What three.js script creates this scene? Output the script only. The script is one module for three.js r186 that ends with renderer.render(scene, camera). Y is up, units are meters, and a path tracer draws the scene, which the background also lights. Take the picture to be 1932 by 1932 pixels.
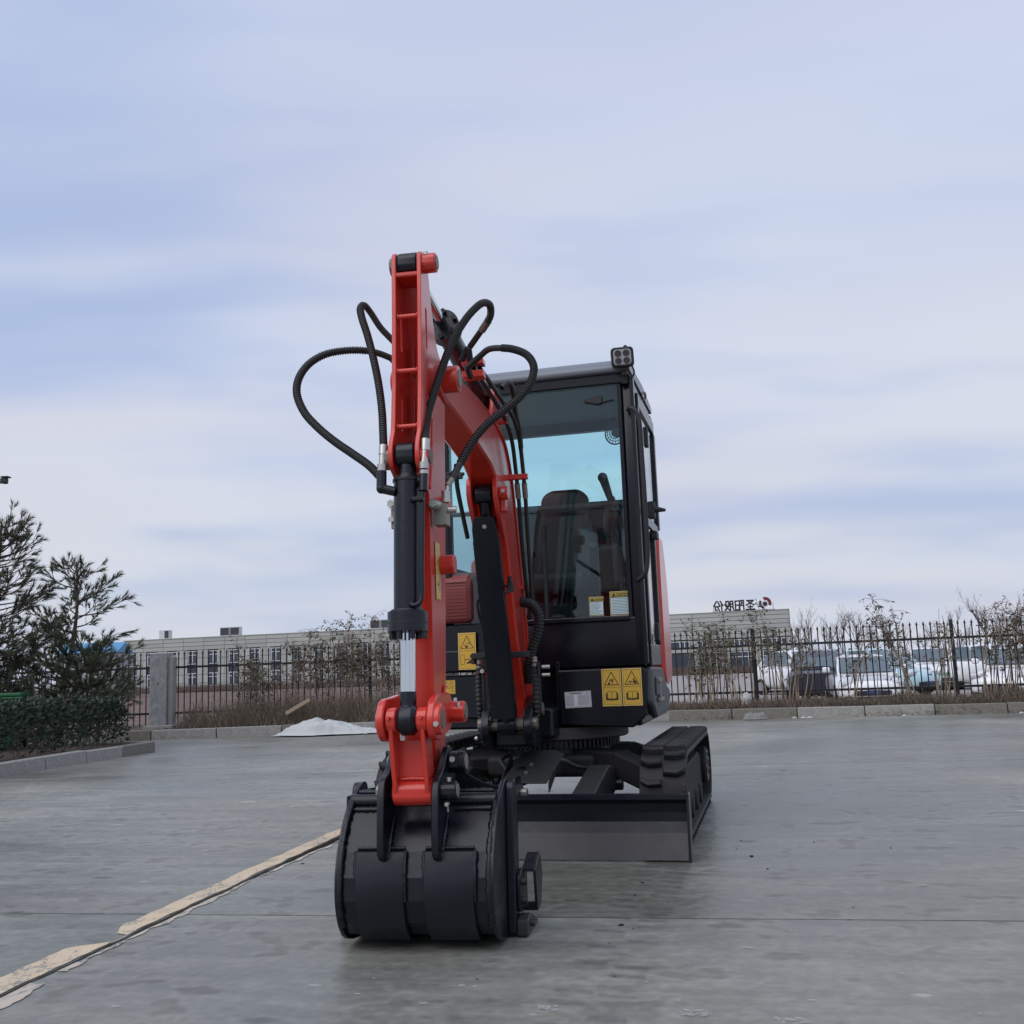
import * as THREE from 'three';
import { RoundedBoxGeometry } from 'three/addons/geometries/RoundedBoxGeometry.js';
import { mergeGeometries, toCreasedNormals } from 'three/addons/utils/BufferGeometryUtils.js';
import { ImprovedNoise } from 'three/addons/math/ImprovedNoise.js';

// ---------------------------------------------------------------- camera, sky, sun, exposure
const scene = new THREE.Scene();
const CAM_H = 0.87, PITCH = Math.atan((1262 - 966) / 1932), ROLL = 0.037;
const camera = new THREE.PerspectiveCamera(2 * Math.atan(0.5) * 180 / Math.PI, 1, 0.05, 900);
camera.position.set(0, CAM_H, 0);
camera.rotation.order = 'YXZ';
camera.rotation.set(PITCH, 0, -ROLL);
camera.updateMatrixWorld();

const renderer = new THREE.WebGLRenderer({ antialias: true });
renderer.setSize(1024, 1024);
renderer.toneMapping = THREE.LinearToneMapping;
renderer.toneMappingExposure = 1.16;
renderer.shadowMap.enabled = true;

const noise3 = new ImprovedNoise();
const fbm = (x, y, z, o = 4) => { let s = 0, a = 0.5, f = 1; for (let i = 0; i < o; i++) { s += a * noise3.noise(x * f, y * f, z * f); a *= 0.5; f *= 2.03; } return s; };
const clamp = (v, a = 0, b = 1) => Math.min(b, Math.max(a, v));
const smooth = (a, b, v) => { const t = clamp((v - a) / (b - a)); return t * t * (3 - 2 * t); };
const mix = (a, b, t) => a + (b - a) * t;
const mix3 = (a, b, t) => [mix(a[0], b[0], t), mix(a[1], b[1], t), mix(a[2], b[2], t)];

function skyColour(x, y, z) {
  // layered stratus: streaks that run across the view, seen in perspective on a cloud layer
  const e = Math.max(y, 0);
  const k = 1 / (e + 0.16);
  const u = x * k, v = z * k;
  const warp = fbm(u * 0.35 + 3, v * 0.35, 1.7, 3);
  const a = fbm(u * 0.42 + 0.25 * v + warp * 0.9, v * 1.05 + warp * 0.6, 4.2, 4);
  const b = fbm(u * 0.8 - 0.2 * v + 7, v * 1.6 + warp, 9.1, 4);
  const c = fbm(u * 0.3 + 2.1, v * 0.5 + 5, 2.9, 3), f = fbm(u * 1.1 + 0.5 * v + warp * 1.4, v * 3.4 + warp * 2, 6.3, 4);
  const blue = [0.400, 0.500, 0.740], pale = [0.595, 0.665, 0.820], lilac = [0.54, 0.555, 0.715], cream = [0.745, 0.755, 0.785];
  let col = mix3(blue, pale, smooth(-0.30, 0.30, a * 0.8 + 0.3 * b + 0.42 * f + 0.03));
  col = mix3(col, lilac, 0.75 * smooth(-0.15, 0.3, c + 0.3 * b + 0.25 * f));
  col = mix3(col, [0.455, 0.535, 0.775], 0.42 * smooth(0.3, 0.75, e));
  const low = 1 - smooth(0.05, 0.62, e);                       // more air and thicker layers towards the horizon
  col = mix3(col, cream, low * 0.52 * smooth(-0.06, 0.34, b + 0.5 * a + 0.08));
  col = mix3(col, [0.60, 0.645, 0.725], (1 - smooth(0.0, 0.28, e)) * 0.55);
  return [col[0] * 0.90, col[1] * 0.892, col[2] * 0.885];
}
{
  const W = 1536, H = 768, d = new Float32Array(W * H * 4);
  for (let j = 0; j < H; j++) {
    const phi = (j + 0.5) / H * Math.PI - Math.PI / 2, y = Math.sin(phi), r = Math.cos(phi);
    for (let i = 0; i < W; i++) {
      const th = ((i + 0.5) / W - 0.5) * 2 * Math.PI;
      const c = y > -0.02 ? skyColour(r * Math.cos(th), y, r * Math.sin(th)) : [0.3, 0.31, 0.33];
      const o = (j * W + i) * 4; d[o] = c[0]; d[o + 1] = c[1]; d[o + 2] = c[2]; d[o + 3] = 1;
    }
  }
  const t = new THREE.DataTexture(d, W, H, THREE.RGBAFormat, THREE.FloatType);
  t.mapping = THREE.EquirectangularReflectionMapping; t.magFilter = t.minFilter = THREE.LinearFilter; t.needsUpdate = true;
  scene.background = t; scene.environment = t;
}
const sun = new THREE.DirectionalLight(0xfffaf4, 1.35);
sun.position.set(-14, 26, 7);
sun.castShadow = true; sun.shadow.radius = 120; sun.shadow.mapSize.set(2048, 2048);
sun.shadow.camera.left = -25; sun.shadow.camera.right = 25; sun.shadow.camera.top = 25; sun.shadow.camera.bottom = -25; sun.shadow.camera.far = 120;
sun.target.position.set(0, 0, -8);
scene.add(sun, sun.target);

// ---------------------------------------------------------------- helpers
function rng(seed) { let a = seed >>> 0; return () => { a |= 0; a = a + 0x6D2B79F5 | 0; let t = Math.imul(a ^ a >>> 15, 1 | a); t = t + Math.imul(t ^ t >>> 7, 61 | t) ^ t; return ((t ^ t >>> 14) >>> 0) / 4294967296; }; }
const V = (x, y, z) => new THREE.Vector3(x, y, z);
const A = (p) => V(p[0], p[1], p[2]);
// a photo pixel (of 1932 across) as a direction, met with a depth or with a level
function dirOf(px, py) { return V((px - 966) / 1932, -(py - 966) / 1932, -1).applyQuaternion(camera.quaternion); }
function atDepth(px, py, depth) { const d = dirOf(px, py); return d.multiplyScalar(depth / -d.z).add(camera.position); }
function atLevel(px, py, y = 0) { const d = dirOf(px, py); return d.multiplyScalar((y - CAM_H) / d.y).add(camera.position); }

const used = {};
function numbered(n) { if (!(n in used)) { used[n] = 0; return n; } used[n]++; return n + '_' + String(used[n]).padStart(3, '0'); }
const flat = (g) => { const r = g.index ? g.toNonIndexed() : g; for (const k of Object.keys(r.attributes)) if (!['position', 'normal', 'uv', 'color'].includes(k)) r.deleteAttribute(k); return r; };
function merged(geos) {
  geos = (Array.isArray(geos) ? geos.flat(3) : [geos]).map(flat);
  for (const g of geos) { if (!g.attributes.normal) g.computeVertexNormals(); if (!g.attributes.uv) g.setAttribute('uv', new THREE.BufferAttribute(new Float32Array(g.attributes.position.count * 2), 2)); }
  return geos.length === 1 ? geos[0] : mergeGeometries(geos);
}
function mesh(name, geos, mat, parent, matrix) {
  const g = merged(geos); if (matrix) g.applyMatrix4(matrix);
  const m = new THREE.Mesh(g, mat); m.name = parent ? name : numbered(name); m.castShadow = m.receiveShadow = true;
  (parent || scene).add(m); return m;
}
function copyOf(geo, mat, name, parent) { const m = new THREE.Mesh(geo, mat); m.name = name; m.castShadow = m.receiveShadow = true; parent.add(m); return m; }
function tag(o, label, category, group) { o.userData.label = label; o.userData.category = category; if (group) o.userData.group = group; return o; }
function thing(name, label, category, pos = [0, 0, 0], turn = 0, group) { const o = new THREE.Group(); o.name = numbered(name); o.position.set(...pos); o.rotation.y = turn; scene.add(o); return tag(o, label, category, group); }
function structure(o, label, category) { o.userData.kind = 'structure'; if (label) tag(o, label, category); return o; }

const box = (w, h, d, x = 0, y = 0, z = 0, r = 0.006) => { r = Math.min(r, w * 0.49, h * 0.49, d * 0.49); return (r > 0.0008 ? new RoundedBoxGeometry(w, h, d, r > 0.02 ? 4 : 1, r) : new THREE.BoxGeometry(w, h, d)).translate(x, y, z); };
const bx = (x0, x1, y0, y1, z0, z1, r) => box(Math.abs(x1 - x0), Math.abs(y1 - y0), Math.abs(z1 - z0), (x0 + x1) / 2, (y0 + y1) / 2, (z0 + z1) / 2, r);
function rod(a, b, r, r2 = r, seg = 20, cap = true) {
  const p = A(a), q = A(b), d = q.clone().sub(p), L = d.length();
  const g = new THREE.CylinderGeometry(r2, r, L, seg, 1, !cap); g.translate(0, L / 2, 0);
  g.applyQuaternion(new THREE.Quaternion().setFromUnitVectors(V(0, 1, 0), d.normalize())); return g.translate(p.x, p.y, p.z);
}
function pin(x0, x1, y, z, r, c = 0.004, seg = 28) {   // lathe about the x axis with chamfered ends
  const L = x1 - x0, pts = [[0, 0], [r - c, 0], [r, c], [r, L - c], [r - c, L], [0, L]].map((p) => new THREE.Vector2(p[0], p[1]));
  const g = toCreasedNormals(new THREE.LatheGeometry(pts, seg), 0.6); return g.rotateZ(-Math.PI / 2).translate(x0, y, z);
}
function lathe(pts, seg = 28) { return toCreasedNormals(new THREE.LatheGeometry(pts.map((p) => new THREE.Vector2(p[0], p[1])), seg), 0.6); }
function plate(pts, x0, x1, bev = 0.003, holes = [], curve = 8, crease = 0.45) {  // profile given as (z, y), extruded along x
  const s = pts.isShape ? pts : new THREE.Shape(pts.map((p) => new THREE.Vector2(-p[0], p[1])));
  for (const h of holes) s.holes.push(h);
  const t = Math.abs(x1 - x0) - 2 * bev;
  const g = new THREE.ExtrudeGeometry(s, { depth: t, bevelEnabled: bev > 0, bevelThickness: bev, bevelSize: bev, bevelOffset: -bev, bevelSegments: 1, curveSegments: curve });
  g.translate(0, 0, bev); g.rotateY(Math.PI / 2); return toCreasedNormals(g.translate(Math.min(x0, x1), 0, 0), crease);
}
function panelXY(pts, z0, z1, bev = 0.003, holes = []) {  // outline in (x, y), extruded along z
  const s = new THREE.Shape(pts.map((p) => new THREE.Vector2(p[0], p[1]))); for (const h of holes) s.holes.push(h);
  const t = Math.abs(z1 - z0) - 2 * bev;
  const g = new THREE.ExtrudeGeometry(s, { depth: t, bevelEnabled: bev > 0, bevelThickness: bev, bevelSize: bev, bevelOffset: -bev, bevelSegments: 1, curveSegments: 8 });
  return g.translate(0, 0, Math.min(z0, z1) + bev);
}
function rounded(pts, r, n = 5) {   // round the corners of a closed outline
  const out = [], N = pts.length;
  for (let i = 0; i < N; i++) {
    const p = new THREE.Vector2(...pts[i]), a = new THREE.Vector2(...pts[(i + N - 1) % N]), b = new THREE.Vector2(...pts[(i + 1) % N]);
    const rr = Math.min(pts[i][2] ?? r, a.distanceTo(p) * 0.49, b.distanceTo(p) * 0.49);
    const p0 = p.clone().add(a.sub(p).setLength(rr)), p1 = p.clone().add(b.sub(p).setLength(rr));
    for (let k = 0; k <= n; k++) { const t = k / n; out.push([(1 - t) ** 2 * p0.x + 2 * t * (1 - t) * p.x + t * t * p1.x, (1 - t) ** 2 * p0.y + 2 * t * (1 - t) * p.y + t * t * p1.y]); }
  }
  return out;
}
function slotHole(z, y0, y1, r) { const h = new THREE.Path(); h.moveTo(-z + r, y0 + r); h.lineTo(-z + r, y1 - r); h.absarc(-z, y1 - r, r, 0, Math.PI, false); h.lineTo(-z - r, y0 + r); h.absarc(-z, y0 + r, r, Math.PI, 2 * Math.PI, false); return h; }
// a tube along a smooth curve; rings > 0 gives it a corrugated guard with that many ribs per metre between t0 and t1
function hose(points, r, { seg = 0, side = 10, rings = 0, depth = 0.12, t0 = 0, t1 = 1, closed = false, rFn = null } = {}) {
  const curve = new THREE.CatmullRomCurve3(points.map((p) => p.isVector3 ? p : A(p)), closed, 'centripetal');
  const L = curve.getLength();
  const n = seg || (rings ? Math.ceil(L * rings * 4) : Math.max(6, Math.ceil(points.length * 5)));
  const fr = curve.computeFrenetFrames(n, closed), pos = [], nor = [], uv = [], idx = [];
  for (let i = 0; i <= n; i++) {
    const t = i / n, p = curve.getPointAt(t), N = fr.normals[i], Bn = fr.binormals[i];
    let rr = r; if (rFn) rr = r * rFn(t); else if (rings && t > t0 && t < t1) rr = r * (1.06 + depth * ((i & 3) < 2 ? 1 : -1));
    for (let k = 0; k <= side; k++) {
      const a = k / side * Math.PI * 2, c = Math.cos(a), s = Math.sin(a), d = N.clone().multiplyScalar(c).addScaledVector(Bn, s);
      pos.push(p.x + d.x * rr, p.y + d.y * rr, p.z + d.z * rr); nor.push(d.x, d.y, d.z); uv.push(k / side, t * L * 10);
    }
  }
  for (let i = 0; i < n; i++) for (let k = 0; k < side; k++) { const a = i * (side + 1) + k, b = a + side + 1; idx.push(a, a + 1, b, b, a + 1, b + 1); }
  const g = new THREE.BufferGeometry(); g.setAttribute('position', new THREE.Float32BufferAttribute(pos, 3)); g.setAttribute('normal', new THREE.Float32BufferAttribute(nor, 3)); g.setAttribute('uv', new THREE.Float32BufferAttribute(uv, 2)); g.setIndex(idx);
  if (rings) { const q = g.toNonIndexed(); q.computeVertexNormals(); return q; }
  return g;
}
function fromTris(pos, uvs) { const g = new THREE.BufferGeometry(); g.setAttribute('position', new THREE.Float32BufferAttribute(pos, 3)); g.setAttribute('uv', new THREE.Float32BufferAttribute(uvs || new Array(pos.length / 3 * 2).fill(0), 2)); g.computeVertexNormals(); return g; }
function hexBolt(x, y, z, r, h, axis = 'z') { const g = new THREE.CylinderGeometry(r, r, h, 6); if (axis === 'z') g.rotateX(Math.PI / 2); if (axis === 'x') g.rotateZ(Math.PI / 2); return g.translate(x, y, z); }

// ---------------------------------------------------------------- textures and materials
function dataTex(w, h, fn, srgb = true) {
  const d = new Uint8Array(w * h * 4);
  for (let j = 0; j < h; j++) for (let i = 0; i < w; i++) { const c = fn(i / w, j / h, i, j), o = (j * w + i) * 4; d[o] = clamp(c[0]) * 255; d[o + 1] = clamp(c[1]) * 255; d[o + 2] = clamp(c[2]) * 255; d[o + 3] = 255; }
  const t = new THREE.DataTexture(d, w, h); t.wrapS = t.wrapT = THREE.RepeatWrapping; t.magFilter = THREE.LinearFilter; t.minFilter = THREE.LinearMipmapLinearFilter; t.generateMipmaps = true;
  if (srgb) t.colorSpace = THREE.SRGBColorSpace; t.needsUpdate = true; return t;
}
function canvasTex(w, h, draw) { const c = document.createElement('canvas'); c.width = w; c.height = h; const x = c.getContext('2d'); draw(x, w, h); const t = new THREE.CanvasTexture(c); t.colorSpace = THREE.SRGBColorSpace; t.anisotropy = 4; return t; }
const std = (o) => new THREE.MeshStandardMaterial(o);
const phy = (o) => new THREE.MeshPhysicalMaterial(o);
const lin = (r, g, b) => new THREE.Color().setRGB(r, g, b);
// fine dust and orange peel shared by the paints
const paintBump = dataTex(256, 256, (u, v, i, j) => { const n = 0.5 + 0.5 * fbm(i * 0.11, j * 0.11, 3.3, 3); return [n, n, n]; }, false);
const grimeMap = dataTex(512, 512, (u, v, i, j) => { const n = fbm(i * 0.02, j * 0.02, 8.3, 4), s = fbm(i * 0.15, j * 0.03, 1.3, 2); const r = clamp(0.66 + 0.26 * n + 0.14 * s, 0.3, 1); return [r, r, r]; }, false);
const M = {
  red: phy({ color: lin(0.62, 0.034, 0.018), roughness: 0.34, clearcoat: 0.7, clearcoatRoughness: 0.16, specularIntensity: 0.7, bumpMap: paintBump, bumpScale: 0.0004 }),
  black: phy({ color: lin(0.0055, 0.0075, 0.0135), roughness: 0.46, roughnessMap: grimeMap, specularIntensity: 0.85, bumpMap: paintBump, bumpScale: 0.0006 }),
  cabBlack: phy({ color: lin(0.004, 0.005, 0.009), roughness: 0.24, specularIntensity: 0.8 }),
  plasticGrey: std({ color: lin(0.075, 0.08, 0.082), roughness: 0.5 }),
  matteBlack: std({ color: lin(0.008, 0.0085, 0.010), roughness: 0.72 }),
  guardGrey: std({ color: lin(0.022, 0.024, 0.023), roughness: 0.55 }),
  dullRed: std({ color: lin(0.20, 0.035, 0.03), roughness: 0.5 }),
  roofGrey: phy({ color: lin(0.17, 0.19, 0.215), roughness: 0.42, clearcoat: 0.3, clearcoatRoughness: 0.3 }),
  darkPlastic: std({ color: lin(0.02, 0.02, 0.022), roughness: 0.6 }),
  rubber: std({ color: lin(0.013, 0.013, 0.014), roughness: 0.62 }),
  hose: std({ color: lin(0.022, 0.023, 0.022), roughness: 0.5 }),
  zinc: std({ color: lin(0.55, 0.54, 0.50), metalness: 0.9, roughness: 0.38 }),
  zincDull: std({ color: lin(0.30, 0.285, 0.25), metalness: 0.8, roughness: 0.5 }),
  chrome: std({ color: lin(0.60, 0.61, 0.62), metalness: 1, roughness: 0.09 }),
  steelDull: std({ color: lin(0.20, 0.18, 0.15), metalness: 0.7, roughness: 0.5 }),
  platform: std({ color: lin(0.05, 0.047, 0.042), roughness: 0.6 }),
  glass: phy({ color: lin(0.865, 0.985, 0.985), roughness: 0.01, metalness: 0, transmission: 1, thickness: 0, ior: 1.45 }),
  sideGlass: phy({ color: lin(0.85, 0.95, 0.95), roughness: 0.01, transmission: 1, thickness: 0, ior: 1.6 }),
  ceiling: std({ color: lin(0.085, 0.125, 0.16), roughness: 0.9 }),
  interior: std({ color: lin(0.03, 0.034, 0.038), roughness: 0.85 }),
  seat: std({ color: lin(0.014, 0.016, 0.018), roughness: 0.6 }),
  wornEdge: std({ color: lin(0.35, 0.36, 0.37), roughness: 0.7 }),
};

// ================================================================ SETTING
// slab grid of the yard: u runs away from the camera (10.6 degrees to the right), v to the right
const YA = 10.6 * Math.PI / 180, YU = [Math.sin(YA), -Math.cos(YA)], YV = [Math.cos(YA), Math.sin(YA)];
const yard = (u, v) => [YU[0] * u + YV[0] * v, YU[1] * u + YV[1] * v];   // (u, v) -> world x, z
const toUV = (x, z) => [x * YU[0] + z * YU[1], x * YV[0] + z * YV[1]];
const concreteN = 1536, concreteSize = 11;
const tileNoise = (x, y, f, seed, o = 3) => {        // noise that wraps over the unit square
  const a = x * 2 * Math.PI, b = y * 2 * Math.PI, R = f / (2 * Math.PI);
  let s = 0, am = 0.5, ff = 1; for (let i = 0; i < o; i++) { s += am * noise3.noise(Math.cos(a) * R * ff + seed, Math.sin(a) * R * ff + Math.cos(b) * R * ff * 0.7 + seed * 2, Math.sin(b) * R * ff + seed * 3); am *= 0.5; ff *= 2.03; } return s;
};
const spotR = rng(77), spots = [];
for (let i = 0; i < 520; i++) spots.push([spotR(), spotR(), 0.0006 + 0.0042 * spotR() ** 3, spotR() < 0.72 ? -1 : 1, spotR()]);
const cellSpots = new Map();
for (const s of spots) { for (let a = -1; a <= 1; a++) for (let b = -1; b <= 1; b++) { const k = ((Math.floor(s[0] * 40) + a + 40) % 40) + ',' + ((Math.floor(s[1] * 40) + b + 40) % 40); if (!cellSpots.has(k)) cellSpots.set(k, []); cellSpots.get(k).push(s); } }
const streakN = (x, z) => noise3.noise(x * 1.1, z * 7.5, 3.3) + 0.6 * noise3.noise(x * 2.6, z * 17, 9.1) + 0.35 * noise3.noise(x * 6, z * 40, 5.2);
const concreteVal = (u, v) => {          // cloudy stains, trowel streaks across the slab, blotches and grit (x, z in metres)
  const x = u * concreteSize, z = v * concreteSize, w = 0.5 * noise3.noise(x * 0.5, z * 0.5, 6.6);
  const cloud = noise3.noise(x * 0.42 + w, z * 0.42, 1.5) + 0.6 * noise3.noise(x * 1.1, z * 1.1 + w, 8.2);
  const blotch = noise3.noise(x * 5.5 + w, z * 6.5, 2.4) + 0.7 * noise3.noise(x * 13, z * 15, 7.1), grit = noise3.noise(x * 34, z * 34, 4.4) + 0.6 * noise3.noise(x * 70, z * 70, 1.4);
  return [0.5 * cloud + 0.28 * streakN(x, z) + 0.32 * blotch + 0.2 * grit, cloud, blotch];
};
const concreteMap = dataTex(concreteN, concreteN, (u, v) => {
  const [t, cloud, blotch] = concreteVal(u, v); let m = 0.50 + 0.20 * t, spot = 0;
  m -= 0.10 * smooth(0.3, 0.75, blotch) - 0.06 * smooth(0.45, 0.85, -blotch);
  const list = cellSpots.get(Math.floor(u * 40) + ',' + Math.floor(v * 40));
  if (list) for (const s of list) { const dx = (u - s[0]) * 0.55, dy = v - s[1]; const d = Math.hypot(dx, dy) * (1 + 0.5 * noise3.noise(u * 260, v * 260, s[4] * 9)); if (d < s[2]) spot += s[3] * (1 - smooth(0.5, 1, d / s[2])); }
  m += spot > 0 ? 0.14 * Math.min(1, spot) : 0.10 * Math.max(-1, spot);
  const warm = 0.012 * noise3.noise(u * 9, v * 9, 9.4);
  return [m + warm, m - 0.001, m - 0.036 - warm];
});
const concreteRough = dataTex(768, 768, (u, v) => { const t = concreteVal(u, v); const r = clamp(0.46 + 0.16 * t[0] + 0.08 * t[1], 0.34, 0.85); return [r, r, r]; }, false);
const concreteBump = dataTex(1024, 1024, (u, v) => { const x = u * concreteSize, z = v * concreteSize, n = 0.5 + 0.4 * noise3.noise(x * 34, z * 34, 4.4) + 0.3 * noise3.noise(x * 9, z * 12, 2.2); return [n, n, n]; }, false);
M.concrete = std({ map: concreteMap, roughness: 1, roughnessMap: concreteRough, bumpMap: concreteBump, bumpScale: 0.0025 });
M.soilDark = std({ color: lin(0.03, 0.028, 0.026), roughness: 1 });
const dirtMap = dataTex(512, 512, (u, v) => { const n = tileNoise(u, v, 12, 2.1, 4) + 0.8 * tileNoise(u, v, 90, 4.1, 3); return [0.34 + 0.13 * n, 0.295 + 0.12 * n, 0.265 + 0.11 * n]; });
M.dirt = std({ map: dirtMap, roughness: 1 });
const lotMap = dataTex(512, 512, (u, v) => { const n = tileNoise(u, v, 8, 3.1, 4) + 0.5 * tileNoise(u, v, 70, 6.1, 3); return [0.60 + 0.07 * n, 0.57 + 0.07 * n, 0.55 + 0.07 * n]; });
M.lot = std({ map: lotMap, roughness: 0.85 });
const kerbMap = dataTex(256, 256, (u, v) => { const n = tileNoise(u, v, 10, 1.1, 4) + 0.7 * tileNoise(u, v, 60, 3.1, 3); return [0.60 + 0.15 * n, 0.59 + 0.15 * n, 0.565 + 0.14 * n]; });
kerbMap.repeat.set(3.5, 1);
M.kerb = std({ map: kerbMap, roughness: 0.9 });
M.kerbWorn = std({ map: kerbMap, color: lin(0.62, 0.60, 0.55), roughness: 0.95 });

function sheet(poly, y, scaleUV) {   // a level polygon given as (x, z)
  const s = new THREE.Shape(poly.map((p) => new THREE.Vector2(p[0], -p[1]))), g = new THREE.ShapeGeometry(s);
  g.rotateX(-Math.PI / 2); g.translate(0, y, 0);
  const P = g.attributes.position, U = g.attributes.uv; for (let i = 0; i < P.count; i++) U.setXY(i, P.getX(i) / scaleUV, P.getZ(i) / scaleUV); return g;
}
structure(mesh('ground', sheet([[-420, 60], [420, 60], [420, -420], [-420, -420]], -0.62, 6), M.dirt), 'flat brown earth reaching to the horizon', 'ground');
const dryMap = dataTex(256, 256, (u, v) => { const n = tileNoise(u, v, 9, 5.1, 4) + 0.7 * tileNoise(u, v, 60, 2.1, 3); return [0.435 + 0.12 * n, 0.355 + 0.11 * n, 0.315 + 0.1 * n]; });
M.dryField = std({ map: dryMap, roughness: 1 });
structure(mesh('dry_field', sheet([[-90, -17.2], [1.5, -17.2], [8, -112], [-90, -140]], -0.5, 5), M.dryField), 'pinkish brown dry ground between the fence and the office block', 'ground');
structure(mesh('parking_lot', sheet([[1.5, -17.2], [90, -17.2], [90, -106], [8, -112]], -0.496, 9), M.lot), 'pale concrete parking lot beyond the black fence', 'parking lot');

// the yard: separate concrete slabs over a dark bed, with open joints
const yardBed = mesh('yard_bed', bx(-30, 30, -0.6, -0.035, -15.9, 14, 0), M.soilDark); structure(yardBed, 'dark bed under the concrete slabs, seen in the joints', 'ground');
const paving = new THREE.Group(); paving.name = 'concrete_yard'; scene.add(paving); structure(paving, 'grey worn concrete yard of large slabs with open joints', 'paving');
const crackR = rng(5), crackL = [], crackRt = [];         // ragged edges of the cracked joint, by u every 4 cm
const NCR = 900, CR0 = -12, CRS = 0.04; let wl = 0, wr = 0, wob = 0;
for (let i = 0; i < NCR; i++) {
  const u = CR0 + i * CRS; wob = 0.016 * noise3.noise(u * 0.9, 3.3, 1) + 0.012 * noise3.noise(u * 5, 1.3, 8);
  const open = 0.010 + 0.034 * smooth(-0.1, 0.45, noise3.noise(u * 0.85, 8.8, 2) + 0.4 * noise3.noise(u * 4.3, 1.8, 6)) + 0.012 * Math.max(0, noise3.noise(u * 7.1, 2.8, 5));
  wl = wob - open * 0.5 - 0.007 * crackR(); wr = wob + open * 0.5 + 0.007 * crackR();
  crackL.push([u, wl]); crackRt.push([u, wr]);
}
const V0 = toUV(-1.24, -4.5)[1];                          // where the cracked joint runs
const crackAt = (arr, u) => { const f = clamp((u - CR0) / CRS, 0, NCR - 1.01), i = Math.floor(f); return mix(arr[i][1], arr[i + 1][1], f - i); };
const uJ = [-14, -7.3, -1.75, toUV(-0.05, -3.81)[0], toUV(-1, -9.42)[0], 15.2, 21.5];
const vJ = [-26, -19.6, -13.1, -6.6, 0, 6.5, 13, 19.5, 26];
const jt = 0.006;
for (let i = 0; i + 1 < uJ.length; i++) for (let k = 0; k + 1 < vJ.length; k++) {
  const u0 = uJ[i] + jt, u1 = uJ[i + 1] - jt, v0 = vJ[k], v1 = vJ[k + 1];
  const pts = []; const step = 0.04, n = Math.ceil((u1 - u0) / step);
  if (k === 4 || k === 3) {
    const arr = k === 3 ? crackL : crackRt;
    const ragged = []; for (let q = 0; q <= n; q++) { const u = u0 + (u1 - u0) * q / n; ragged.push([u, V0 + crackAt(arr, u)]); }
    if (k === 3) pts.push([u0, V0 + v0 + jt], ...ragged, [u1, V0 + v0 + jt]); else pts.push(...ragged, [u1, V0 + v1 - jt], [u0, V0 + v1 - jt]);
  } else pts.push([u0, V0 + v0 + jt], [u0, V0 + v1 - jt], [u1, V0 + v1 - jt], [u1, V0 + v0 + jt]);
  const w = pts.map(([u, v]) => yard(u, v)).map(([x, z]) => [x, Math.max(z, -15.95)]);
  if (Math.max(...w.map((p) => p[1])) < -15.9) continue;
  let area = 0; w.forEach((p, q) => { const r = w[(q + 1) % w.length]; area += p[0] * r[1] - r[0] * p[1]; });
  const sh = new THREE.Shape((area < 0 ? w : w.reverse()).map((p) => new THREE.Vector2(p[0], -p[1])));
  const g = new THREE.ExtrudeGeometry(sh, { depth: 0.03, bevelEnabled: false }); g.rotateX(-Math.PI / 2); g.translate(0, -0.03, 0);
  const P = g.attributes.position, U = g.attributes.uv, offR = rng(900 + i * 31 + k), off = [0.02 + 0.36 * offR(), 0.02 + 0.3 * offR()];
  for (let q = 0; q < P.count; q++) { const [a, b] = toUV(P.getX(q), P.getZ(q)); U.setXY(q, (b - V0 - v0) / concreteSize + off[0], (a - uJ[i]) / concreteSize + off[1]); }
  mesh('concrete_slab', g, M.concrete, paving);
}
// worn cream line painted along the cracked joint
const paintMap = dataTex(512, 512, (u, v) => { const n = tileNoise(u, v, 14, 3.7, 4), f = tileNoise(u, v, 120, 1.9, 3); const w = smooth(0.06, 0.36, n + 0.9 * f); return mix3([0.83 + 0.08 * f, 0.755 + 0.08 * f, 0.635 + 0.08 * f], [0.54, 0.53, 0.5], w * 0.9); });
const paintPale = dataTex(256, 256, (u, v) => { const n = tileNoise(u, v, 14, 2.7, 4) + 0.8 * tileNoise(u, v, 90, 1.9, 3); return mix3([0.76, 0.72, 0.655], [0.5, 0.495, 0.48], smooth(0.0, 0.4, n)); });
M.linePaint = std({ map: paintMap, roughness: 0.75 }); M.linePale = std({ map: paintPale, roughness: 0.8 });
const paintLine = new THREE.Group(); paintLine.name = 'painted_line'; scene.add(paintLine); structure(paintLine, 'worn cream painted line beside the cracked joint', 'line marking');
function strip(name, mat, pairs) {   // ragged band between two edges given per u
  const pos = [], uv = [], q = [];
  for (let i = 0; i + 1 < pairs.length; i++) { const [u0, a0, b0] = pairs[i], [u1, a1, b1] = pairs[i + 1]; if (b0 - a0 < 0.001 && b1 - a1 < 0.001) continue; q.push([[u0, a0], [u0, b0], [u1, b1], [u0, a0], [u1, b1], [u1, a1]]); }
  for (const t of q) for (const [u, v] of t) { const [x, z] = yard(u, V0 + v); pos.push(x, 0.0025, z); uv.push(v / 1.2, u / 1.2); }
  const g = fromTris(pos, uv); const m = mesh(name, g, mat, paintLine); return m;
}
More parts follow.
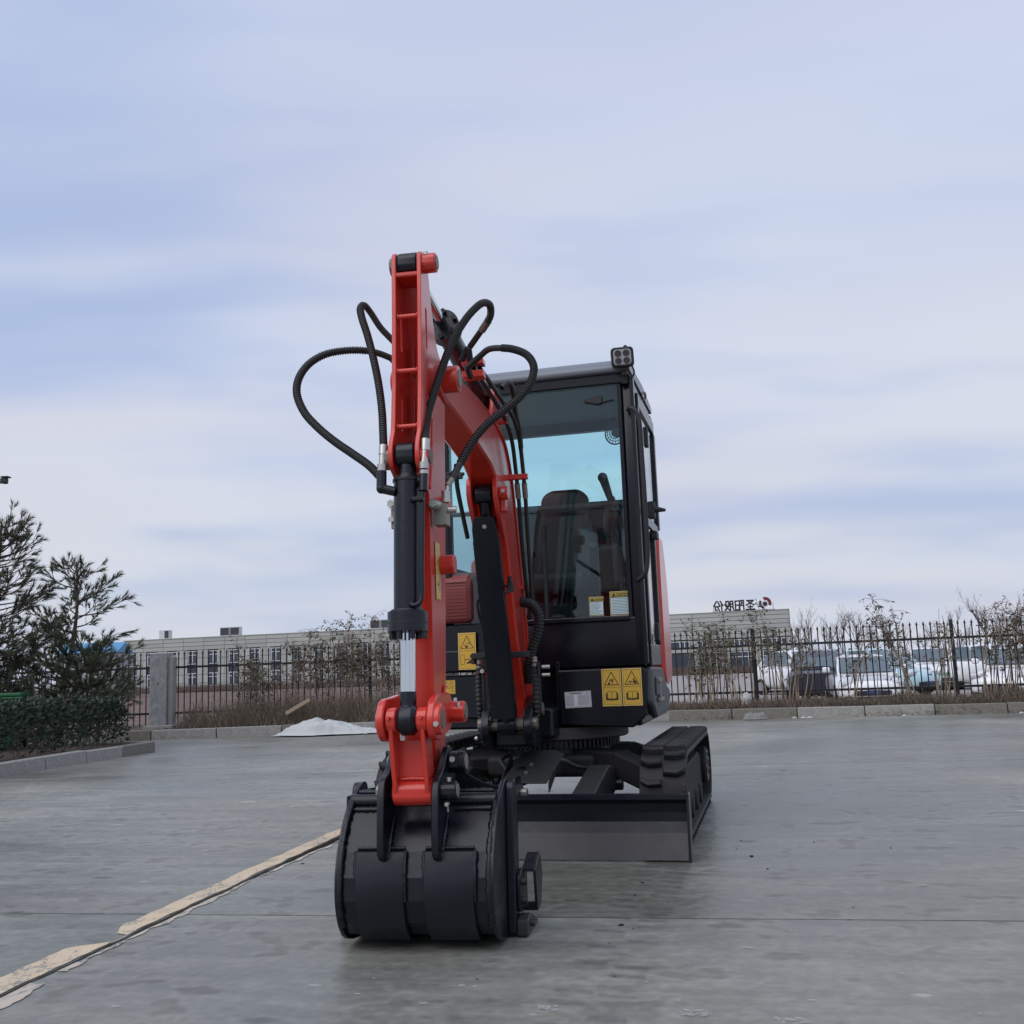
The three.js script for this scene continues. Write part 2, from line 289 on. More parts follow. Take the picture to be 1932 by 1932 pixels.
{
  const sec = [[-1.2, 3.36, 0.118, 0], [3.44, 9.5, 0.096, 0.13]];   // runs of paint with slanted ends
  const wearR = rng(12);
  for (const [a, b, w, sl] of sec) { const pr = []; for (let u = a - sl; u <= b; u += 0.02) { const edge = w * (1 + 0.04 * noise3.noise(u * 9, 2, 4) + 0.03 * noise3.noise(u * 31, 6, 4) + 0.03 * noise3.noise(u * 2.2, 7, 4)); const inn = crackAt(crackL, u) - 0.004 - 0.012 * Math.max(0, noise3.noise(u * 5, 4, 1)); let lo = crackAt(crackL, u) - edge; if (u < a) lo = mix(inn, lo, 0); if (sl && u < a + sl) lo = mix(inn - 0.004, lo, clamp((u - a + sl) / (2 * sl))); if (u > b - 0.12) lo = mix(lo, inn - 0.002, smooth(b - 0.12, b, u)); pr.push([u, lo, inn]); } strip('paint_run', M.linePaint, pr); }
  for (const [a, b] of [[-1.2, 2.9], [3.0, 9.5]]) { const pr = []; for (let u = a; u <= b; u += 0.02) { const inn = crackAt(crackRt, u) + 0.003; const w = Math.max(0, 0.02 + 0.035 * smooth(3.4, 2.6, u) + 0.03 * noise3.noise(u * 1.7, 9, 3) + 0.03 * noise3.noise(u * 9, 5, 3) + 0.014 * noise3.noise(u * 26, 5, 3)); pr.push([u, inn, inn + (w < 0.006 ? 0 : w)]); } strip('paint_edge', M.linePale, pr); }
}
// rubber prints left by the tracks, drips and crumbs on the concrete
M.trackPrint = std({ color: lin(0.085, 0.095, 0.11), roughness: 0.75, transparent: true, opacity: 0.24 });
{
  const pos = [], r = rng(31), ax = [Math.sin(0.244), -Math.cos(0.244)], lx = [Math.cos(0.244), Math.sin(0.244)];
  for (let i = 0; i < 26; i++) for (const s of [0, 1]) {
    if (r() < 0.12 + i * 0.012) continue; const d = 1.3 + i * 0.0915 + (s ? 0.03 : 0), x0 = 0.628 + s * 0.125, x1 = x0 + 0.1;
    const wear = 0.010 + 0.012 * r(), a = [d - wear, d + wear];
    const P = (l, dd) => { const X = 0.196 + lx[0] * l - ax[0] * dd, Z = -6.057 + lx[1] * l - ax[1] * dd; return [X, 0.0045, Z]; };
    const j = () => (r() - 0.5) * 0.008;
    const q = [P(x0 + j(), a[0] + j()), P(x1 + j(), a[0] + 0.014 + j()), P(x1 + j(), a[1] + 0.014 + j()), P(x0 + j(), a[1] + j())];
    pos.push(...q[0], ...q[1], ...q[2], ...q[0], ...q[2], ...q[3]);
  }
  const g = fromTris(pos); const m = mesh('track_prints', g, M.trackPrint); m.userData.kind = 'stuff'; tag(m, 'faint rubber tread prints on the concrete before the blade', 'tread prints');
}
M.clod = std({ color: lin(0.012, 0.012, 0.012), roughness: 1 });
{
  const r = rng(9), list = [[1418, 1616, 9], [1398, 1586, 4], [1390, 1602, 4], [1448, 1640, 6], [1536, 1589, 5], [1172, 1746, 12], [1195, 1752, 5], [1212, 1666, 8], [1198, 1689, 7], [571, 1630, 7], [1180, 1620, 5], [1610, 1712, 4], [1160, 1842, 5], [900, 1848, 5], [1680, 1600, 4], [1260, 1702, 4], [1150, 1780, 4]];
  const geos = [];
  for (const [px, py, s] of list) { const p = atLevel(px, py), k = s / 1932 * -p.z; const g = new THREE.IcosahedronGeometry(1, 1); const P = g.attributes.position; for (let i = 0; i < P.count; i++) { const f = 0.75 + 0.6 * noise3.noise(P.getX(i) * 2 + px, P.getY(i) * 2, P.getZ(i) * 2); P.setXYZ(i, P.getX(i) * f, P.getY(i) * f, P.getZ(i) * f); } g.computeVertexNormals(); g.scale(k * 0.62, k * 0.2, k * 0.5); g.rotateY(r() * 6); g.translate(p.x, k * 0.08, p.z); geos.push(g); }
  const m = mesh('mud_crumbs', geos, M.clod); m.userData.kind = 'stuff'; tag(m, 'small dark mud crumbs dropped on the concrete', 'mud crumbs');
}
M.paintChip = std({ color: lin(0.55, 0.56, 0.56), roughness: 0.9, transparent: true, opacity: 0.4 });
{
  const r = rng(19), pos = [];
  const put = (cx, cz, w, d, n) => { const [ex, ez] = [Math.cos(0.2), Math.sin(0.2)]; for (let i = 0; i < n; i++) { const ox = (r() - 0.5) * w, oz = (r() - 0.5) * d, s = 0.003 + 0.010 * r(), t = 0.0015 + 0.005 * r(), th = (r() - 0.5) * 0.8; const P = (a, b) => [cx + ox * ex + a * Math.cos(th) - b * Math.sin(th), 0.0042, cz + oz + ox * ez + a * Math.sin(th) + b * Math.cos(th)]; const q = [P(-s, -t), P(s * 0.8, -t * 0.6), P(s, t), P(-s * 0.7, t * 0.8)]; pos.push(...q[0], ...q[2], ...q[1], ...q[0], ...q[3], ...q[2]); } };
  for (const [px, py, w, d, n] of [[1036, 1905, 0.05, 0.04, 22], [1312, 1913, 0.07, 0.045, 30], [1492, 1928, 0.07, 0.04, 16], [1600, 1735, 0.02, 0.01, 6], [1740, 1672, 0.04, 0.02, 8], [1585, 1660, 0.03, 0.01, 5], [150, 1552, 0.18, 0.02, 6], [500, 1522, 0.3, 0.03, 8], [1770, 1550, 0.2, 0.03, 6], [880, 1862, 0.08, 0.02, 6], [1410, 1790, 0.02, 0.01, 4]]) { const p = atLevel(px, py); put(p.x, p.z, w, d, n); }
  for (let i = 0; i < 60; i++) { const p = atLevel(r() * 1932, 1440 + 480 * r()); put(p.x, p.z, 0.05, 0.03, 1); }
  const m = mesh('paint_flecks', fromTris(pos), M.paintChip); m.userData.kind = 'stuff'; tag(m, 'pale paint flecks and scuffs worn into the concrete', 'paint flecks');
}

// kerbs, built stone by stone
function kerbRun(name, label, line, h, w, L, seed, worn) {
  const g = new THREE.Group(); g.name = name; scene.add(g); structure(g, label, 'kerb'); const r = rng(seed);
  for (let i = 0; i + 1 < line.length; i++) {
    const a = line[i], b = line[i + 1], d = Math.hypot(b[0] - a[0], b[1] - a[1]), n = Math.max(1, Math.round(d / L)), th = Math.atan2(b[1] - a[1], b[0] - a[0]);
    for (let k = 0; k < n; k++) {
      const t = (k + 0.5) / n, geo = box(d / n - 0.012, h + 0.12, w, 0, (h - 0.12) / 2 + (r() - 0.5) * 0.012, 0, 0.014);
      const m = mesh('kerb_stone', geo, r() < worn ? M.kerbWorn : M.kerb, g); m.position.set(mix(a[0], b[0], t), 0, mix(a[1], b[1], t)); m.rotation.y = -th + (r() - 0.5) * 0.012; m.rotation.x = (r() - 0.5) * 0.03;
    }
  }
  return g;
}
const fenceKerb = [[-9.5, -15.95], [-5.6, -15.9], [2.3, -16.05], [9.6, -13.9]];
kerbRun('fence_kerb', 'low grey kerb of stones along the fence bed', fenceKerb, 0.15, 0.14, 1.0, 3, 0.6);
const hedgeKerb = [[-5.95, -7.6], [-5.25, -10.44], [-4.68, -13.25], [-7.2, -13.75]];
kerbRun('hedge_kerb', 'pale concrete kerb around the hedge bed', hedgeKerb, 0.13, 0.13, 0.8, 4, 0.15);
// earth beds behind the kerbs
function bed(name, label, front, back, y0, y1, seed) {
  const n = 60, m = 10, pos = [], uv = [], at = (line, t) => { const L = line.slice(1).map((p, i) => Math.hypot(p[0] - line[i][0], p[1] - line[i][1])), T = L.reduce((a, b) => a + b) * t; let s = 0; for (let i = 0; i < L.length; i++) { if (T <= s + L[i] + 1e-6) { const k = (T - s) / L[i]; return [mix(line[i][0], line[i + 1][0], k), mix(line[i][1], line[i + 1][1], k)]; } s += L[i]; } return line[line.length - 1]; };
  const P = (i, j) => { const a = at(front, i / n), b = at(back, i / n), t = j / m, x = mix(a[0], b[0], t), z = mix(a[1], b[1], t); return [x, mix(y0, y1, Math.min(1, t * 2)) + 0.05 * noise3.noise(x * 2.1, z * 2.1, seed) * Math.sin(Math.PI * t), z]; };
  for (let i = 0; i < n; i++) for (let j = 0; j < m; j++) { const q = [P(i, j), P(i + 1, j), P(i + 1, j + 1), P(i, j + 1)]; for (const k of [0, 1, 2, 0, 2, 3]) { pos.push(...q[k]); uv.push(q[k][0] / 1.5, q[k][2] / 1.5); } }
  return structure(mesh(name, fromTris(pos, uv), M.dirt), label, 'soil');
}
const off = (line, d) => line.map((p) => [p[0], p[1] - d]);
bed('fence_bed', 'brown dry soil bed along the foot of the fence', off(fenceKerb, 0.06), off(fenceKerb, 1.15), 0.11, 0.19, 1);
{ const wallLine = off(fenceKerb, 1.2); for (let i = 0; i < 3; i++) { const a = wallLine[i], b = wallLine[i + 1], L = Math.hypot(b[0] - a[0], b[1] - a[1]), m = mesh('retaining_wall', box(L, 0.95, 0.12, 0, -0.31, 0, 0.01), M.kerb); m.position.set((a[0] + b[0]) / 2, 0, (a[1] + b[1]) / 2); m.rotation.y = -Math.atan2(b[1] - a[1], b[0] - a[0]); structure(m, 'low concrete retaining wall behind the fence bed', 'wall'); } }
bed('hedge_bed', 'dark soil bed under the hedge', [[-6.0, -7.6], [-5.3, -10.44], [-4.74, -13.2]], [[-11, -7.6], [-11, -10.5], [-11, -13.8]], 0.1, 0.13, 5);

// ================================================================ FENCE
M.iron = std({ color: lin(0.008, 0.009, 0.011), roughness: 0.5 });
const fenceLine = [[-9.6, -16.55], [-5.72, -16.5], [2.3, -16.6], [9.7, -14.42]];
const picketGeo = merged([rod([0, 0.16, 0], [0, 1.29, 0], 0.0095, 0.0095, 7), rod([0, 1.285, 0], [0, 1.305, 0], 0.006, 0.018, 8), rod([0, 1.305, 0], [0, 1.352, 0], 0.018, 0.002, 8)]);
function fenceRun(label, a, b, posts) {
  const L = Math.hypot(b[0] - a[0], b[1] - a[1]), th = Math.atan2(b[1] - a[1], b[0] - a[0]);
  const f = thing('iron_fence', label, 'fence', [a[0], 0, a[1]], -th, 'black picket fence runs behind the kerb');
  mesh('rail', bx(0, L, 1.075, 1.11, -0.016, 0.016, 0.003), M.iron, f); mesh('rail', bx(0, L, 0.36, 0.395, -0.016, 0.016, 0.003), M.iron, f);
  const n = Math.floor(L / 0.0955); for (let i = 0; i < n; i++) { const p = copyOf(picketGeo, M.iron, 'picket', f); p.position.set(0.05 + i * 0.0955, 0, 0.0); }
  for (const s of posts) mesh('post', [bx(s - 0.024, s + 0.024, 0.1, 1.36, -0.045, 0.03, 0.003)], M.iron, f);
  return f;
}
fenceRun('black spiked iron fence run behind the green hedge', fenceLine[0], [-5.84, -16.5], [0.1]);
fenceRun('black spiked iron fence run between the concrete pillar and the excavator', [-5.46, -16.5], fenceLine[2], [3.1, 5.8]);
fenceRun('black spiked iron fence run in front of the parked white cars', fenceLine[2], fenceLine[3], [1.45, 4.35, 7.2]);
{
  const pm = dataTex(256, 512, (u, v) => { const n = tileNoise(u, v, 8, 1.9, 4) + 0.6 * tileNoise(u, v, 50, 3.9, 3), st = smooth(0.16, 0.4, tileNoise(u, v, 9, 7.9, 4) + 0.3 * n); const b = 0.56 + 0.14 * n; return mix3([b, b + 0.005, b + 0.01], [0.36, 0.365, 0.37], st * 0.8); });
  pm.repeat.set(0.5, 1.6);
  const pale = std({ map: kerbMap, roughness: 0.9 });
  const p = thing('concrete_pillar', 'weathered grey concrete pillar between two fence runs', 'pillar', [-5.66, 0, -16.42]);
  mesh('shaft', box(0.27, 1.22, 0.28, 0, 0.71, 0, 0.012), std({ map: pm, roughness: 0.95 }), p);
  mesh('jamb', box(0.075, 1.14, 0.2, 0.174, 0.69, -0.02, 0.008), pale, p);
  mesh('footing', box(0.46, 0.1, 0.4, 0.02, 0.15, 0, 0.01), M.kerb, p);
}
// ================================================================ BUILDINGS
const facR = rng(21);
M.panelA = std({ color: lin(0.44, 0.455, 0.42), roughness: 0.6 }); M.panelB = std({ color: lin(0.41, 0.425, 0.39), roughness: 0.6 }); M.panelC = std({ color: lin(0.47, 0.48, 0.44), roughness: 0.6 });
const panelMats = [M.panelA, M.panelB, M.panelC];
M.joint = std({ color: lin(0.12, 0.125, 0.12), roughness: 0.9 });
M.spandrel = std({ color: lin(0.045, 0.055, 0.075), roughness: 0.35 });
M.frameWhite = std({ color: lin(0.72, 0.74, 0.76), roughness: 0.5 });
M.pane = phy({ color: lin(0.05, 0.065, 0.085), roughness: 0.06, specularIntensity: 1 });
M.acBody = std({ color: lin(0.6, 0.62, 0.62), roughness: 0.6 }); M.acGrille = std({ color: lin(0.05, 0.055, 0.06), roughness: 0.7 });
const FA = 13.3 * Math.PI / 180, FX0 = -53, FZ0 = -139;
const facade = (s) => [FX0 + Math.cos(FA) * s, FZ0 + Math.sin(FA) * s];
const GY = -0.5, RY = 6.5;
function windowUnit(parent, x, y, w, h, cols, rows) {
  const f = mesh('window', [bx(x - w / 2, x + w / 2, y - 0.09, y, -0.02, 0.06, 0), bx(x - w / 2, x + w / 2, y + h - 0.09, y + h, -0.02, 0.06, 0), ...Array.from({ length: cols + 1 }, (_, i) => { const xx = x - w / 2 + (w - 0.09) * i / cols; return bx(xx, xx + 0.09, y + 0.09, y + h - 0.09, -0.02, 0.06, 0); }), ...Array.from({ length: rows - 1 }, (_, i) => { const yy = y + h * (rows === 2 ? 0.68 : (i + 1) / rows); return bx(x - w / 2 + 0.09, x + w / 2 - 0.09, yy - 0.04, yy + 0.04, -0.02, 0.05, 0); })], M.frameWhite, parent);
  for (let i = 0; i < cols; i++) mesh('pane', bx(x - w / 2 + (w - 0.09) * i / cols + 0.09, x - w / 2 + (w - 0.09) * (i + 1) / cols, y + 0.09, y + h - 0.09, -0.012, 0.004, 0), M.pane, f);
  return f;
}
function panelAt(parent, x0, x1, y0, y1, z = 0) { const g = bx(x0 + 0.025, x1 - 0.025, y0 + 0.025, y1 - 0.025, z, z + 0.09 + 0.01 * facR(), 0); return mesh('cladding_panel', g, panelMats[Math.floor(facR() * 3)], parent); }
{
  const [x, z] = facade(0), b = thing('office_building', 'long two storey grey panelled office block beyond the fence', 'building', [x, GY, z], -FA);
  const L = 60, pitch = 3.0, H = RY - GY;
  mesh('wall', bx(0, L, 0, H - 0.05, -14, -0.15, 0), M.joint, b);
  mesh('roof', bx(-0.1, L + 0.1, H - 0.05, H + 0.06, -14.1, 0.14, 0), M.panelB, b);
  for (let k = 0; k < L / pitch; k++) {
    const x0 = k * pitch, xw = x0 + 1.35;
    for (let r = 0; r < 3; r++) panelAt(b, x0, x0 + pitch, H - 0.06 - (r + 1) * 0.52, H - 0.06 - r * 0.52);
    const top = H - 1.62;
    for (let r = 0; r < 5; r++) { panelAt(b, x0, x0 + 0.62, top - (r + 1) * top / 5, top - r * top / 5); panelAt(b, x0 + 2.08 + 0.0, x0 + pitch, top - (r + 1) * top / 5, top - r * top / 5); }
    mesh('spandrel', bx(x0 + 0.64, x0 + 2.06, 2.35, 3.55, -0.12, -0.06, 0), M.spandrel, b);
    windowUnit(b, xw, 3.6, 1.4, 1.65, 2, 2); windowUnit(b, xw, 0.75, 1.4, 1.6, 2, 2);
    mesh('spandrel', bx(x0 + 0.64, x0 + 2.06, 0, 0.73, -0.12, -0.06, 0), M.spandrel, b);
  }
  for (const [s, w, n] of [[5.6, 1.5, 1], [14.6, 1.35, 2], [35.8, 1.35, 2]]) for (let i = 0; i < n; i++) {
    const [ax, az] = facade(s + i * (w + 0.12)); const a = thing('air_conditioner', n === 1 ? 'white rooftop air conditioner standing alone on the office block' : s < 20 ? 'dark grilled rooftop air conditioner of the pair above the pillar side' : 'dark grilled rooftop air conditioner of the pair nearest the excavator', 'air conditioner', [ax + 0.2, RY + 0.06, az - 1.2], -FA, 'rooftop air conditioners');
    mesh('casing', box(w, 1.15, 0.8, 0, 0.6, 0, 0.02), M.acBody, a); mesh('grille', bx(n === 1 ? 0.1 : -w / 2 + 0.06, w / 2 - 0.06, 0.12, 1.08, 0.4, 0.43, 0), M.acGrille, a); mesh('foot', bx(-w / 2, w / 2, 0, 0.06, -0.3, 0.3, 0), M.acGrille, a);
  }
}
{
  const s0 = 61, [x, z] = facade(s0), b = thing('factory_building', 'pale green panelled hall with a sign on its roof edge', 'building', [x, GY, z], -FA);
  const L = 25.9, H = RY - GY + 0.05;
  mesh('wall', bx(0.05, L - 0.05, 0, H - 0.05, -16, -0.15, 0), M.joint, b);
  mesh('roof', bx(-0.05, L + 0.05, H - 0.05, H + 0.05, -16.1, 0.14, 0), M.panelB, b);
  const cols = 7, pw = L / cols;
  for (let c = 0; c < cols; c++) {
    for (let r = 0; r < 6; r++) panelAt(b, c * pw, (c + 1) * pw, H - 0.06 - (r + 1) * 0.5, H - 0.06 - r * 0.5);
    panelAt(b, c * pw, (c + 1) * pw, 2.48, 2.96); 
    const solid = c === 4 || c === 6;
    if (c === 3) { panelAt(b, c * pw, c * pw + 0.3, 0, 2.46); mesh('loading_door', bx(c * pw + 0.35, c * pw + 3.4, 0, 2.42, -0.1, -0.03, 0), M.spandrel, b); }
    panelAt(b, c * pw, c * pw + 0.42, 2.98, 3.86); panelAt(b, (c + 1) * pw - 0.42, (c + 1) * pw, 2.98, 3.86);
    windowUnit(b, (c + 0.5) * pw, 3.0, pw - 0.9, 0.84, 5, 1);
    if (c !== 3) { for (let r = 0; r < 2; r++) { panelAt(b, c * pw, c * pw + 0.42, r * 1.23, (r + 1) * 1.23); panelAt(b, (c + 1) * pw - 0.42, (c + 1) * pw, r * 1.23, (r + 1) * 1.23); } windowUnit(b, (c + 0.5) * pw, 0.5, pw - 0.9, 1.94, 4, 2); }
  }
  for (let r = 0; r < 14; r++) for (let k = 0; k < 4; k++) { const m = panelAt(b, 0, 1, 0, 1); m.geometry = bx(L + 0.0, L + 0.08, r * 0.5 + 0.02, r * 0.5 + 0.48, -15.8 + k * 3.92, -15.8 + (k + 1) * 3.92 - 0.04, 0); }
  // roof sign: the photograph shows it back to front, so the characters are built that way round
  const S = 1.08, glyphs = [
    [[[0.15, 0.95], [0.82, 0.95], [0.12, 0.45]], [[0.22, 0.86], [0.92, 0.46]], [[0.25, 0.26], [0.75, 0.26]], [[0.5, 0.42], [0.5, 0.02]], [[0.05, 0.0], [0.95, 0.0]]],
    [[[0.08, 1], [0.08, -0.05]], [[0.08, 0.98], [0.36, 0.98], [0.24, 0.72], [0.4, 0.5], [0.16, 0.42]], [[0.5, 0.95], [0.95, 0.95], [0.95, 0.0], [0.5, 0.0], [0.5, 0.95]], [[0.5, 0.5], [0.95, 0.5]]],
    [[[0.1, 0.95], [0.1, 0.2], [0.02, -0.02]], [[0.1, 0.95], [0.38, 0.95], [0.38, 0]], [[0.1, 0.65], [0.38, 0.65]], [[0.1, 0.36], [0.38, 0.36]], [[0.58, 0.95], [0.52, 0.6]], [[0.58, 0.95], [0.82, 0.95], [0.84, 0.62], [0.98, 0.62]], [[0.5, 0.48], [0.88, 0.48], [0.5, 0]], [[0.56, 0.42], [0.98, 0]]],
    [[[0.27, 1], [0.02, 0.55]], [[0.15, 0.72], [0.15, -0.02]], [[0.54, 0.98], [0.34, 0.5]], [[0.7, 0.98], [0.98, 0.5]], [[0.45, 0.44], [0.85, 0.44], [0.8, 0.04], [0.66, 0.06]], [[0.6, 0.44], [0.42, 0]]]];
  const letterMat = std({ color: lin(0.022, 0.012, 0.02), roughness: 0.5 }), letterFace = std({ color: lin(0.6, 0.58, 0.6), roughness: 0.5 });
  const sg = thing('rooftop_sign', 'dark back to front characters and round emblem on the hall roof', 'sign', [x, RY + 0.12, z], -FA);
  const stroke = (pts, ox, w, z0, z1) => { const out = []; for (let i = 0; i + 1 < pts.length; i++) { const [ax, ay] = pts[i], [cx, cy] = pts[i + 1], X0 = ox - ax * S, Y0 = ay * S + 0.12, X1 = ox - cx * S, Y1 = cy * S + 0.12, d = Math.hypot(X1 - X0, Y1 - Y0); const g = box(d + w * 0.9, w, z1 - z0, 0, 0, 0, 0); g.rotateZ(Math.atan2(Y1 - Y0, X1 - X0)); out.push(g.translate((X0 + X1) / 2, (Y0 + Y1) / 2, (z0 + z1) / 2 + i * 0.002)); } return out; };
  const xs = [22.15, 20.95, 19.75, 18.5];
  glyphs.forEach((gl, i) => { mesh('character', gl.map((p, k) => stroke(p, xs[i], 0.17, -0.02 - k * 0.003, 0.12 + k * 0.004)), letterMat, sg); });
  mesh('frame', [bx(17.2, 24.4, 0, 0.05, -0.3, -0.24, 0), ...[17.4, 18.9, 20.3, 21.6, 23.0, 24.2].map((q) => bx(q - 0.03, q + 0.03, 0, 0.8, -0.3, -0.24, 0))], M.joint, sg);
  const ring = (r0, r1, a0, a1, mt, cx, cy, z0) => { const s = new THREE.Shape(); s.absarc(cx, cy, r1, a0, a1, false); s.absarc(cx, cy, r0, a1, a0, true); mesh('emblem', new THREE.ExtrudeGeometry(s, { depth: 0.1, bevelEnabled: false, curveSegments: 20 }).translate(0, 0, z0), mt, sg); };
  const ex = 23.3, ey = 0.72;
  ring(0.36, 0.72, -0.5, 1.9, std({ color: lin(0.16, 0.018, 0.03), roughness: 0.5 }), ex + 0.02, ey + 0.02, 0); ring(0.36, 0.66, 2.5, 4.6, std({ color: lin(0.03, 0.035, 0.05), roughness: 0.5 }), ex - 0.04, ey, 0.003);
  ring(0.25, 0.36, 0, Math.PI * 2, letterFace, ex, ey - 0.06, 0.006); ring(0.0, 0.25, 0, Math.PI * 2, letterMat, ex, ey - 0.06, 0.009);
}
{
  const p = atDepth(148, 1232, 95), b = thing('blue_roof_building', 'low shed with a bright blue metal roof behind the pine', 'building', [p.x, GY, p.z - 2], 0.1);
  const Hh = p.y + 0.5; mesh('wall', bx(-2.6, 2.6, 0, Hh, -5, 0, 0), std({ color: lin(0.45, 0.46, 0.47), roughness: 0.8 }), b);
  mesh('roof', plate([[0.4, Hh + 0.02], [-2.5, Hh + 1.05], [-5.4, Hh + 0.02]], -2.8, 2.8, 0), std({ color: lin(0.09, 0.3, 0.52), roughness: 0.5 }), b);
  mesh('window', bx(-1.8, -0.6, Hh - 1.3, Hh - 0.3, 0.002, 0.05, 0), M.pane, b); mesh('window', bx(0.6, 1.8, Hh - 1.3, Hh - 0.3, 0.002, 0.05, 0), M.pane, b);
}
// ================================================================ CARS
M.carGlass = phy({ color: lin(0.10, 0.14, 0.15), roughness: 0.03, specularIntensity: 1, clearcoat: 1 });
M.carWhite = phy({ color: lin(0.84, 0.85, 0.86), roughness: 0.3, clearcoat: 1, clearcoatRoughness: 0.05 });
M.carDark = phy({ color: lin(0.02, 0.018, 0.03), roughness: 0.3, clearcoat: 1, clearcoatRoughness: 0.05 });
M.carCyan = phy({ color: lin(0.45, 0.68, 0.72), roughness: 0.3, clearcoat: 1, clearcoatRoughness: 0.05 });
M.lampGlass = phy({ color: lin(0.5, 0.52, 0.54), roughness: 0.1, clearcoat: 1 });
M.tyre = std({ color: lin(0.012, 0.012, 0.012), roughness: 0.9 }); M.rim = std({ color: lin(0.4, 0.4, 0.41), metalness: 0.7, roughness: 0.4 });
M.trimBlack = std({ color: lin(0.015, 0.015, 0.017), roughness: 0.6 });
function loft(st, n = 24) {   // stations [z, halfWidth, y0, y1, squareness] front to back
  const pos = [], ring = (s) => { const [z, w, y0, y1, q] = s, o = []; for (let k = 0; k < n; k++) { const a = k / n * Math.PI * 2, c = Math.cos(a), sn = Math.sin(a), e = 2 / q; o.push([Math.sign(c) * Math.abs(c) ** e * w, (y0 + y1) / 2 + Math.sign(sn) * Math.abs(sn) ** e * (y1 - y0) / 2, z]); } return o; };
  const R = st.map(ring);
  for (let i = 0; i + 1 < R.length; i++) for (let k = 0; k < n; k++) { const a = R[i][k], b = R[i][(k + 1) % n], c = R[i + 1][(k + 1) % n], d = R[i + 1][k]; pos.push(...a, ...c, ...b, ...a, ...d, ...c); }
  for (const [ri, flip] of [[R[0], 0], [R[R.length - 1], 1]]) { const s = ri === R[0] ? st[0] : st[st.length - 1], c = [0, (s[2] + s[3]) / 2, s[0]]; for (let k = 0; k < n; k++) { const a = ri[k], b = ri[(k + 1) % n]; flip ? pos.push(...c, ...b, ...a) : pos.push(...c, ...a, ...b); } }
  return toCreasedNormals(fromTris(pos), 0.7);
}
function car(name, label, px, py, depth, heading, o) {
  const p = atDepth(px, py, depth), c = thing(name, label, 'car', [p.x, GY, p.z], heading, 'cars parked beyond the fence');
  const { paint = M.carWhite, L = 4.4, W = 1.78, H = 1.45, hood = 0.92, plateCol = null, nose = 1.0 } = o, w = W / 2, f = L / 2;
  const belt = hood + 0.05, bev = 4.2;
  mesh('body', loft([[f, w * 0.62, 0.36, 0.62, 4], [f - 0.08, w * 0.8, 0.26, 0.72, bev], [f - 0.3, w * 0.94, 0.22, hood - 0.13 * nose, bev], [f - 0.75, w, 0.2, hood - 0.04, bev], [f - 1.25, w, 0.2, hood + 0.03, bev], [0, w, 0.2, belt, bev], [-f + 0.9, w, 0.2, belt + 0.02, bev], [-f + 0.3, w * 0.95, 0.24, belt - 0.02, bev], [-f + 0.03, w * 0.8, 0.34, belt - 0.14, bev]]), paint, c);
  const zb = f - 1.15, zt = f - 1.95, zr = -f + 1.0, zre = -f + 0.35, tw = w * 0.74;
  const cab = mesh('roof', loft([[zb, w * 0.86, belt - 0.12, belt - 0.02, 5], [(zb + zt) / 2, w * 0.83, belt - 0.12, mix(belt, H - 0.03, 0.52), 5], [zt, tw * 1.04, belt - 0.12, H - 0.03, 5], [zt - 0.35, tw * 1.02, belt - 0.12, H, 5], [(zt + zr) / 2, tw * 1.03, belt - 0.12, H, 5], [zr, tw, belt - 0.12, H - 0.06, 5], [zre, w * 0.8, belt - 0.12, belt, 5]]), paint, c);
  // glass panes set just proud of the cabin
  const quad = (a, b, cc, d) => fromTris([...a, ...b, ...cc, ...a, ...cc, ...d]);
  const wy0 = belt + 0.03, wy1 = H - 0.07, q = (y) => clamp((y - belt) / (H - 0.03 - belt)), zA = (y) => mix(zb, zt, q(y)) + 0.035;
  const wa = w * 0.80, wb = tw * 0.93;
  { const n = 8, pos = []; for (let i = 0; i < n; i++) for (let j = 0; j < 3; j++) { const P = (a, b) => { const t = b / 3, s = a / n * 2 - 1, y = mix(wy0, wy1, t); return [s * mix(wa, wb, t), y, zA(y) + 0.05 - 0.05 * s * s]; }; const A0 = P(i, j), A1 = P(i + 1, j), A2 = P(i + 1, j + 1), A3 = P(i, j + 1); pos.push(...A0, ...A1, ...A2, ...A0, ...A2, ...A3); } mesh('windscreen', fromTris(pos), M.carGlass, c); }
  for (const s of [-1, 1]) {
    const X = (y) => s * (mix(w * 0.86, tw * 1.05, q(y)) + 0.02), e = 0.06;
    for (const [z0, z1, z2, z3, nm] of [[zb - 0.15, zt - 0.02, (zt + zr) / 2 + 0.04, (zt + zr) / 2 + 0.04, 'side_window'], [(zt + zr) / 2 - 0.04, (zt + zr) / 2 - 0.04, zr + 0.1, zre + 0.42, 'side_window']]) { const a = [X(wy0), wy0, z0], b = [X(wy1), wy1, z1], cc = [X(wy1), wy1, z2], d = [X(wy0), wy0, z3]; mesh(nm, s > 0 ? quad(a, d, cc, b) : quad(a, b, cc, d), M.carGlass, c); }
    mesh('mirror', box(0.2, 0.15, 0.12, s * (w + 0.13), belt + 0.12, zb - 0.25, 0.05), o.mirror || paint, c);
    mesh('headlight', box(0.34, 0.15, 0.3, s * w * 0.68, hood - 0.22 * nose, f - 0.2, 0.06), M.lampGlass, c);
    for (const z of [f - 0.85, -f + 0.8]) { const wh = mesh('wheel', toCreasedNormals(new THREE.CylinderGeometry(0.31, 0.31, 0.2, 20), 0.6).rotateZ(Math.PI / 2).translate(s * (w - 0.09), 0.31, z), M.tyre, c); mesh('rim', new THREE.CylinderGeometry(0.2, 0.2, 0.02, 14).rotateZ(Math.PI / 2).translate(s * (w + 0.016), 0.31, z), M.rim, wh); }
  }
